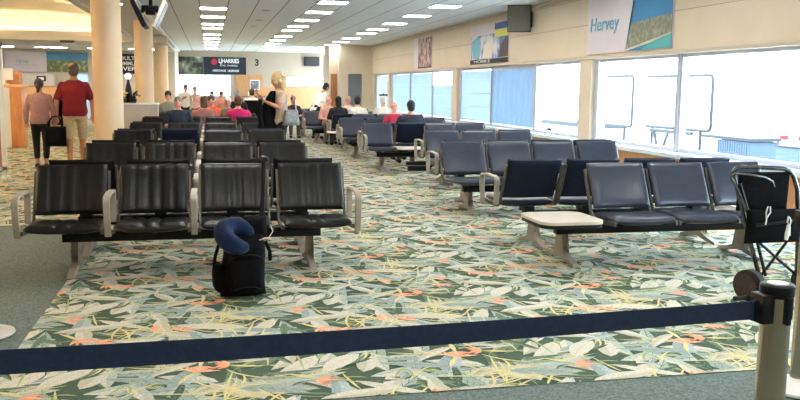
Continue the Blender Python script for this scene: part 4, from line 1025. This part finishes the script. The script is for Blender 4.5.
# twin monitors hanging from the ceiling, seen edge-on
e = thing('ceiling_monitor_pair', 'two small monitors back to back in a V, hanging from a black ceiling pole', 'monitor', (-.69, 11., 2.42))
bm = BM(); tube(bm, [(0.01, 0, .04), (.01, 0, .878)], .022, 12); fin(bm, 'pole', 'black_metal', e)
bm = BM(); box(bm, -.10, .10, -.05, .05, -.02, .05, 0, .008); box(bm, -.05, .06, -.06, .06, -.06, .0, 0, .008); fin(bm, 'mount', 'black_metal', e)
for sg, mm in ((-1, 'black_plastic'), (1, 'white_plastic')):
    mt = Matrix.Translation((sg*.12, 0, -.06)) @ Matrix.Rotation(sg*.42, 4, 'Y')
    bm = BM(); box(bm, -.02 if sg > 0 else -.028, .02 if sg > 0 else .028, -.26, .26, -.17, .17, 0, .006, mt); h_ = fin(bm, 'monitor', mm, e)
    bm = BM(); box(bm, sg*.02+(.009*sg if sg < 0 else 0), sg*.024+(.009*sg if sg < 0 else 0), -.24, .24, -.15, .15, 0, 0, mt); fin(bm, 'screen', 'screen_black', h_, smooth=False)
    bm = BM(); tube(bm, [(sg*.05, 0, .01), (sg*.11, 0, -.03)], .022, 8); fin(bm, 'mount_arm', 'black_metal', e)
# hanging flat screen near the far wall
e = thing('hanging_television', 'black flat television mounted high on the far wall', 'television', (5.25, YF-.10, 2.86))
bm = BM(); box(bm, -.40, .40, -.04, .03, -.24, .24, 0, .01); fin(bm, 'housing', 'black_plastic', e)
bm = BM(); box(bm, -.38, .38, -.045, -.04, -.22, .22); fin(bm, 'screen', 'screen_black', e, smooth=False)
bm = BM(); box(bm, -.15, .15, .03, .10, -.1, .1); fin(bm, 'bracket', 'black_metal', e, smooth=False)
# far banner and photo print
bm = BM(); box(bm, -.27, 1.87, YF-.03, YF-.003, 2.12, 3.0); e = fin(bm, 'wall_banner', 'banner_navy', smooth=False); tag(e, 'navy advertising banner with white lettering on the far wall', 'banner')
word('LJHARRIES', .30, 'ink_white', e, (1.0, YF-.034, 2.80), width=1.02, extra=.008)
word('CIVIL', .12, 'ink_white', e, (.70, YF-.034, 2.57), width=.30); word('STANDING', .12, 'ink_white', e, (1.17, YF-.034, 2.57), width=.52)
word('HERITAGE', .14, 'ink_white', e, (.52, YF-.034, 2.31), width=.66, extra=.003); word('LEGENDS', .14, 'ink_white', e, (1.22, YF-.034, 2.31), width=.56, extra=.003)
bm = BM(); lathe(bm, [(.10, 0), (.16, 0), (.16, .006), (.10, .006)], 24); fin(bm, 'logo_ring', 'ink_red', e, (.26, YF-.031, 2.76), (PI/2, 0, 0))
bm = BM(); box(bm, -.05, .05, -.1, .1, 0, .006); fin(bm, 'logo_bar', 'ink_red', e, (.26, YF-.031, 2.76), (PI/2, 0, .5))
bm = BM(); box(bm, -1.50, -.28, YF-.03, YF-.003, 2.12, 3.0); e = fin(bm, 'wall_print', 'pic_works', smooth=False); tag(e, 'photo print of earthworks left of the navy banner on the far wall', 'poster')
e = thing('wall_number', 'black number 3 on the far wall', 'sign', (2.42, YF-.002, 2.74)); word('3', .46, 'ink_black', e, (0, -.004, 0), extra=.012, name='numeral')
bm = BM(); box(bm, 2.05, 2.55, YF-.07, YF-.045, 1.36, 1.86); e = fin(bm, 'framed_picture', 'ink_white', smooth=False); tag(e, 'framed notice on the timber door below the number 3', 'picture')
bm = BM(); box(bm, 2.09, 2.51, YF-.074, YF-.07, 1.40, 1.82); fin(bm, 'print', 'pic_framed', e, smooth=False)
bm = BM(); box(bm, 1.7, 2.9, YF-.9, YF-.4, 0, .98); box(bm, 1.66, 2.94, YF-.94, YF-.36, .98, 1.03, 1); e = fin(bm, 'counter', ['wall_white', 'out_blue'], smooth=False); tag(e, 'low counter with a blue-grey top in front of the far door', 'counter')

# left zone: mural, board, counters, sign
bm = BM(); box(bm, -8.6, -6.85, 39.96, 39.998, 2.06, 2.92); e = fin(bm, 'wall_mural', 'poster_lilac', smooth=False); tag(e, 'pale lilac and island photo mural high on the far left wall', 'mural')
word('Hervey', .26, 'ink_teal', e, (-7.9, 39.955, 2.50), shear=.12, width=.5, name='script_lettering')
bm = BM(); box(bm, -8.2, -7.3, 39.952, 39.96, 2.34, 2.36); fin(bm, 'underline', 'vent_gray', e, smooth=False)
bm = BM(); box(bm, -6.9, -5.2, 39.95, 39.996, 2.06, 2.55); fin(bm, 'island_print', 'pic_island', e, smooth=False)
bm = BM(); box(bm, -6.9, -5.2, 39.95, 39.996, 2.55, 2.92); fin(bm, 'sky_print', 'pic_sky', e, smooth=False)
e = thing('display_cabinet', 'grey hanging cabinet with a small dark screen below the left mural', 'cabinet', (-7.35, 39.6, 1.45))
bm = BM(); box(bm, -.8, .8, -.25, .38, 0, .52, 0, .01); fin(bm, 'body', 'gray_panel', e)
bm = BM(); box(bm, .12, .5, -.27, -.25, .2, .42); s_ = fin(bm, 'screen', 'screen_black', e, smooth=False)
bm = BM(); box(bm, .2, .42, -.275, -.27, .25, .36); fin(bm, 'screen_page', 'paper_white', s_, smooth=False)
bm = BM(); box(bm, -.85, .85, -.2, .38, -1.45, -.06, 0); fin(bm, 'timber_base', 'wood_pale', e, smooth=False)
bm = BM(); box(bm, -.87, .87, -.26, .38, -.06, 0, 0); fin(bm, 'timber_edge', 'wood_orange', e, smooth=False)
e = thing('timber_locker', 'small orange timber box standing at the left edge beside the podium', 'cabinet', (-6.6, 32., 0))
bm = BM(); box(bm, -.22, .22, -.2, .2, 0, 1.95, 0, .01); fin(bm, 'body', 'wood_orange', e)
bm = BM(); box(bm, -.18, .18, -.21, -.2, .1, 1.85); d_ = fin(bm, 'door', 'wood_dark', e, smooth=False)
bm = BM(); tube(bm, [(.14, -.23, 1.0), (.14, -.23, 1.2)], .012, 8); fin(bm, 'door_handle', 'chrome', d_)
e = thing('check_in_podium', 'tall podium with white louvred front and orange timber side, left of the walking woman', 'podium', (-4.62, 21.8, 0))
bm = BM(); box(bm, -.38, .0, 0, .5, 0, 1.42); 
for k in range(26): box(bm, -.37, -.01, -.012, .002, .06+k*.052, .06+k*.052+.03)
fin(bm, 'louvred_panel', 'trim_white', e, smooth=False)
bm = BM(); box(bm, 0.003, .26, -.02, .5, 0, 1.44, 0, .005); fin(bm, 'timber_side', 'wood_orange', e)
bm = BM(); box(bm, -.45, .33, -.06, .55, 1.445, 1.5, 0, .008); fin(bm, 'top', 'wood_pale', e)
e = thing('monitor', 'white backed monitor on the podium top at the left edge', 'monitor', (-4.72, 21.95, 1.502))
bm = BM(); box(bm, -.26, .16, -.03, .03, .10, .38, 0, .01); fin(bm, 'screen_housing', 'white_plastic', e)
bm = BM(); box(bm, -.08, -.02, -.02, .02, .01, .12); box(bm, -.15, .05, -.08, .08, 0, .015); fin(bm, 'stand', 'white_plastic', e, smooth=False)
e = thing('display_stand', 'white framed display board with an orange panel, cut by the left edge', 'display board', (-3.55, 14.7, 0))
bm = BM(); 
for a in ((.28, .35), (-.55, -.48)): box(bm, a[0], a[1], -.03, .03, .0, 2.16)
box(bm, -.55, .35, -.03, .03, 2.1, 2.16); box(bm, -.55, .35, -.03, .03, .12, .18); box(bm, -.55, -.48, -.2, .2, 0, .03); box(bm, .28, .35, -.2, .2, 0, .03); fin(bm, 'frame', 'trim_white', e, smooth=False)
bm = BM(); box(bm, -.48, .28, -.012, .012, .18, 1.25); fin(bm, 'board', 'wood_orange', e, smooth=False)
bm = BM(); box(bm, -.48, .28, -.012, .012, 1.25, 2.1); fin(bm, 'upper_board', 'laminate_cream', e, smooth=False)
bm = BM(); box(bm, -4.15, -2.65, 39.95, 39.998, 2.02, 2.90); e = fin(bm, 'wall_sign', 'ink_black', smooth=False); tag(e, 'black sign with three lines of white lettering between two columns', 'sign')
for k, (tx, ww, zz) in enumerate((('ADULT SEA', 1.30, 2.70), ('COMMUNITY', 1.34, 2.47), ('OVER 50', 1.2, 2.24))): word(tx, .24, 'ink_white', e, (-3.38, 39.945, zz), width=ww, extra=.006)
bm = BM(); box(bm, -2.33, -2.12, 39.95, 39.998, 1.86, 2.92); o = fin(bm, 'wall_sign', 'ink_black', smooth=False); tag(o, 'narrow tall black sign seen between the second and third columns', 'sign')
bm = BM(); box(bm, -2.33, -2.1, 39.4, 39.7, 0, 1.15, 0, .01); o = fin(bm, 'waste_bin', 'gray_panel'); tag(o, 'narrow grey bin seen between the second and third columns', 'bin')
bm = BM(); box(bm, -2.32, -2.11, 39.38, 39.72, 1.15, 1.3, 0, .02); fin(bm, 'lid', 'black_plastic', o)
# grey half wall with flowers
e = thing('half_wall_counter', 'grey box counter behind the first column', 'counter', (-1.65, 20.95, 0))
bm = BM(); box(bm, -.62, .46, -.25, .25, 0, 1.06); fin(bm, 'body', 'gray_panel', e, smooth=False)
bm = BM(); box(bm, -.64, .48, -.27, .27, 1.06, 1.10, 0, .006); fin(bm, 'top', 'trim_white', e)
bm = BM(); box(bm, -.62, .46, -.255, .255, 0, .08); fin(bm, 'plinth', 'frame_dark', e, smooth=False)
e = thing('flower_arrangement', 'yellow flowers in a low pot on the grey box counter', 'plant', (-1.97, 20.9, 1.1))
bm = BM(); lathe(bm, [(.05, 0), (.08, .08), (.085, .1), (.07, .1)], 20); fin(bm, 'pot', 'black_plastic', e)
rr = random.Random(3)
mat('petal_yellow', s2l(226, 200, 110), .7, noise=.2); mat('leaf_green', s2l(70, 80, 50), .7, noise=.2)
for k in range(9):
    x, y, z = rr.uniform(-.10, .10), rr.uniform(-.06, .06), rr.uniform(.15, .27)
    bm = BM(); tube(bm, [(x*.3, y*.3, .08), (x, y, z)], .005, 6); st = fin(bm, 'stem', 'leaf_green', e)
    bm = BM(); ell(bm, (x, y, z), (.04, .04, .03), 10, 6)
    for q in range(5): ell(bm, (x+.035*math.cos(q*1.257), y+.035*math.sin(q*1.257), z+.005), (.022, .022, .012), 8, 5)
    fin(bm, 'bloom', 'petal_yellow', st)
e = thing('flower_arrangement', 'dark leafy plant beside the yellow flowers on the grey box counter', 'plant', (-1.74, 20.95, 1.1))
bm = BM(); lathe(bm, [(.06, 0), (.08, .09), (.07, .09)], 20); fin(bm, 'pot', 'black_plastic', e)
bm = BM()
for k in range(40):
    v = Vector((rr.gauss(0, .05), rr.gauss(0, .05), abs(rr.gauss(.17, .06)))); ell(bm, v, (.035, .02, .02), 7, 5, mtx=Matrix.Rotation(rr.uniform(0, 6), 3, 'Z'))
fin(bm, 'foliage', mat('leaf_dark', s2l(34, 36, 34), .7, noise=.3), e)
e = thing('bottle_lamp', 'tall black bottle-shaped lamp with a white globe, above the flowers', 'lamp', (-1.86, 21.1, 1.1))
bm = BM(); lathe(bm, [(.075, 0), (.08, .1), (.075, .32), (.05, .42), (.03, .50), (.028, .56)], 24); fin(bm, 'body', 'black_plastic', e)
bm = BM(); ell(bm, (0, 0, .62), (.07, .07, .07), 18, 12); fin(bm, 'globe', 'globe_lamp', e)
# small floor sign by far windows
e = thing('camera_tripod', 'small black crossbar stand by the far windows, behind the white-haired person in cream', 'stand', (5.1, 25.22, 0))
bm = BM(); tube(bm, [(0, 0, .03), (0, 0, 1.36)], .02, 8); fin(bm, 'pole', 'black_metal', e)
bm = BM(); box(bm, -.13, .13, -.03, .03, 1.28, 1.33, 0, .008); fin(bm, 'crossbar', 'black_metal', e)
for k in range(3):
    a = k*2.094; bm = BM(); tube(bm, [(0, 0, .35), (.28*math.cos(a), .28*math.sin(a), .012)], .012, 8); fin(bm, 'leg', 'black_metal', e)

# ------------------------------------------------------------------ blinds in the far windows
def roller(label, y0, y1, z0, z1, m, lines):
    e = thing('window_blind', label, 'blind', (XW+.06, (y0+y1)/2, z0), 0, 'blinds in the window wall')
    h = (y1-y0)/2
    bm = BM(); box(bm, -.004, .0, -h, h, 0, z1-z0); fin(bm, 'fabric', m, e, smooth=False)
    bm = BM(); box(bm, -.012, .004, -h, h, -.005, .025)
    for z in lines: box(bm, -.008, -.004, -h, h, z-z0, z-z0+.012)
    fin(bm, 'batten', 'frame_white', e, smooth=False)
roller('pale blind in the far window beside the recess, last along the wall', 32.8, 35.3, .68, 2.0, 'blind_pale', (1.2, 1.6))
roller('pale blue blind, leftmost pane of the three-pane window', 29.16, 32.15, .68, 2.0, 'blind_blue', (1.0, 1.3, 1.62))
roller('pale blue blind, middle pane of the three-pane window', 26.13, 29.05, .68, 2.0, 'blind_blue', (1.0, 1.3, 1.62))
roller('pale blue blind lowered to two thirds, right pane of the three-pane window', 23.72, 26.02, .68, 1.62, 'blind_blue', (1.0, 1.3, 1.55))
roller('pale blue blind in the pane right of the slim pilaster', 20.33, 23.0, .68, 1.98, 'blind_blue', (1.05, 1.4, 1.75))
e = thing('vertical_blind', 'blue vertical slat blind beside the clear white pane', 'blind', (XW+.05, 18.82, .68), 0, 'blinds in the window wall')
for k in range(17):
    y = -1.36 + k*.17
    bm = BM(); box(bm, -.003, .003, y-.08, y+.08, 0, 1.30, 0, 0, Matrix.Translation((0, y, 0)) @ Matrix.Rotation(.6 if k % 2 else .25, 4, 'Z') @ Matrix.Translation((0, -y, 0))); fin(bm, 'slat', 'blind_slat', e, smooth=False)
bm = BM(); box(bm, -.02, .02, -1.44, 1.44, 1.29, 1.34); fin(bm, 'head_rail', 'frame_white', e, smooth=False)

# ------------------------------------------------------------------ outside
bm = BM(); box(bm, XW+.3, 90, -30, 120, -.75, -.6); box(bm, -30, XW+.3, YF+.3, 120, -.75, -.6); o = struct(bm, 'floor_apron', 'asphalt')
def hoop(label, y1, wdt, z0, z1):
    e = thing('walkway_frame', label, 'frame', (14., y1, -.6), 0, 'grey tube frames outside')
    z0 += .6; z1 += .6
    a = [(0, -.05, z0)]; r = .12
    pts = [(0, -r, z0), (0, -.03, z0+.03), (0, 0, z0+r), (0, 0, z1-r), (0, -.0+.03, z1-.03), (0, r, z1)] 
    pts = [(0, wdt, z0), (0, r, z0), (0, .04, z0+.04), (0, 0, z0+r), (0, 0, z1-r), (0, .04, z1-.04), (0, r, z1), (0, wdt, z1)]
    bm = BM(); tube(bm, pts, .05, 8); fin(bm, 'frame_tube', 'out_gray', e)
    for y in (.5, wdt-.4):
        bm = BM(); tube(bm, [(0, y, 0), (0, y, z0)], .05, 8); fin(bm, 'leg', 'out_gray', e)
hoop('rounded grey frame outside, left of the window mullion', 26.6, 4.4, .30, 2.02)
hoop('rounded grey frame outside, right of the window mullion', 21.9, 3.7, .38, 1.98)
e = thing('cooling_unit', 'blue-grey slatted unit outside the near window', 'machine', (14., 20.2, -.6))
bm = BM(); box(bm, -.4, .4, -.75, .72, .0, .82)
for k in range(14): box(bm, -.42, -.4, -.73+k*.105, -.69+k*.105, .04, .78)
fin(bm, 'body', 'out_blue', e, smooth=False)
bm = BM(); box(bm, -.45, .45, -.85, 1.4, .84, .92); fin(bm, 'roof', 'out_gray', e, smooth=False)
e = thing('barrier_board', 'red and white barrier board outside the near window', 'barrier', (14.75, 19.1, -.6))
for k in range(6):
    bm = BM(); box(bm, -.03, .03, -1.1+k*.36, -1.1+(k+1)*.36-.002, .88, 1.0); fin(bm, 'stripe', 'out_red' if k % 2 == 0 else 'paper_white', e, smooth=False)
for y in (-.9, .8):
    bm = BM(); tube(bm, [(0, y, 0), (0, y, .88)], .03, 8); fin(bm, 'leg', 'out_gray', e)
bm = BM(); box(bm, 13.7, 14.5, 17.0, 18.55, -.6, .18, 0, .02); o = fin(bm, 'container', 'out_blue'); tag(o, 'blue container outside at the right edge of the window', 'container')
bm = BM(); box(bm, 13.68, 14.52, 16.98, 18.57, .18, .22, 0, .01); fin(bm, 'lid', 'out_gray', o)
e = thing('baggage_trailer', 'flat grey trailer outside behind the clear window pane', 'trailer', (15.6, 33.5, -.6))
bm = BM(); box(bm, -.8, .8, -2., 3.2, .60, .78); fin(bm, 'bed', 'out_gray', e, smooth=False)
for y in (-1.4, 2.6):
    bm = BM(); tube(bm, [(-.75, y, .22), (-.6, y, .22)], .21, 18); fin(bm, 'wheel', 'rubber', e)
bm = BM(); tube(bm, [(-.0, 24., -.6), (0., 24.35, .3)], .05, 8); tube(bm, [(0, 23.5, .3), (0., 24., -.6)], .05, 8); tube(bm, [(0, 24.6, .3), (0, 22.2, .3)], .06, 8)
o = fin(bm, 'tow_bar', 'out_gray', loc=(13.6, 0, 0)); tag(o, 'grey V-shaped tow bar outside below the right frame', 'tow bar')
print('objects', len(SC.objects), 'verts', sum(len(m.vertices) for m in bpy.data.meshes))
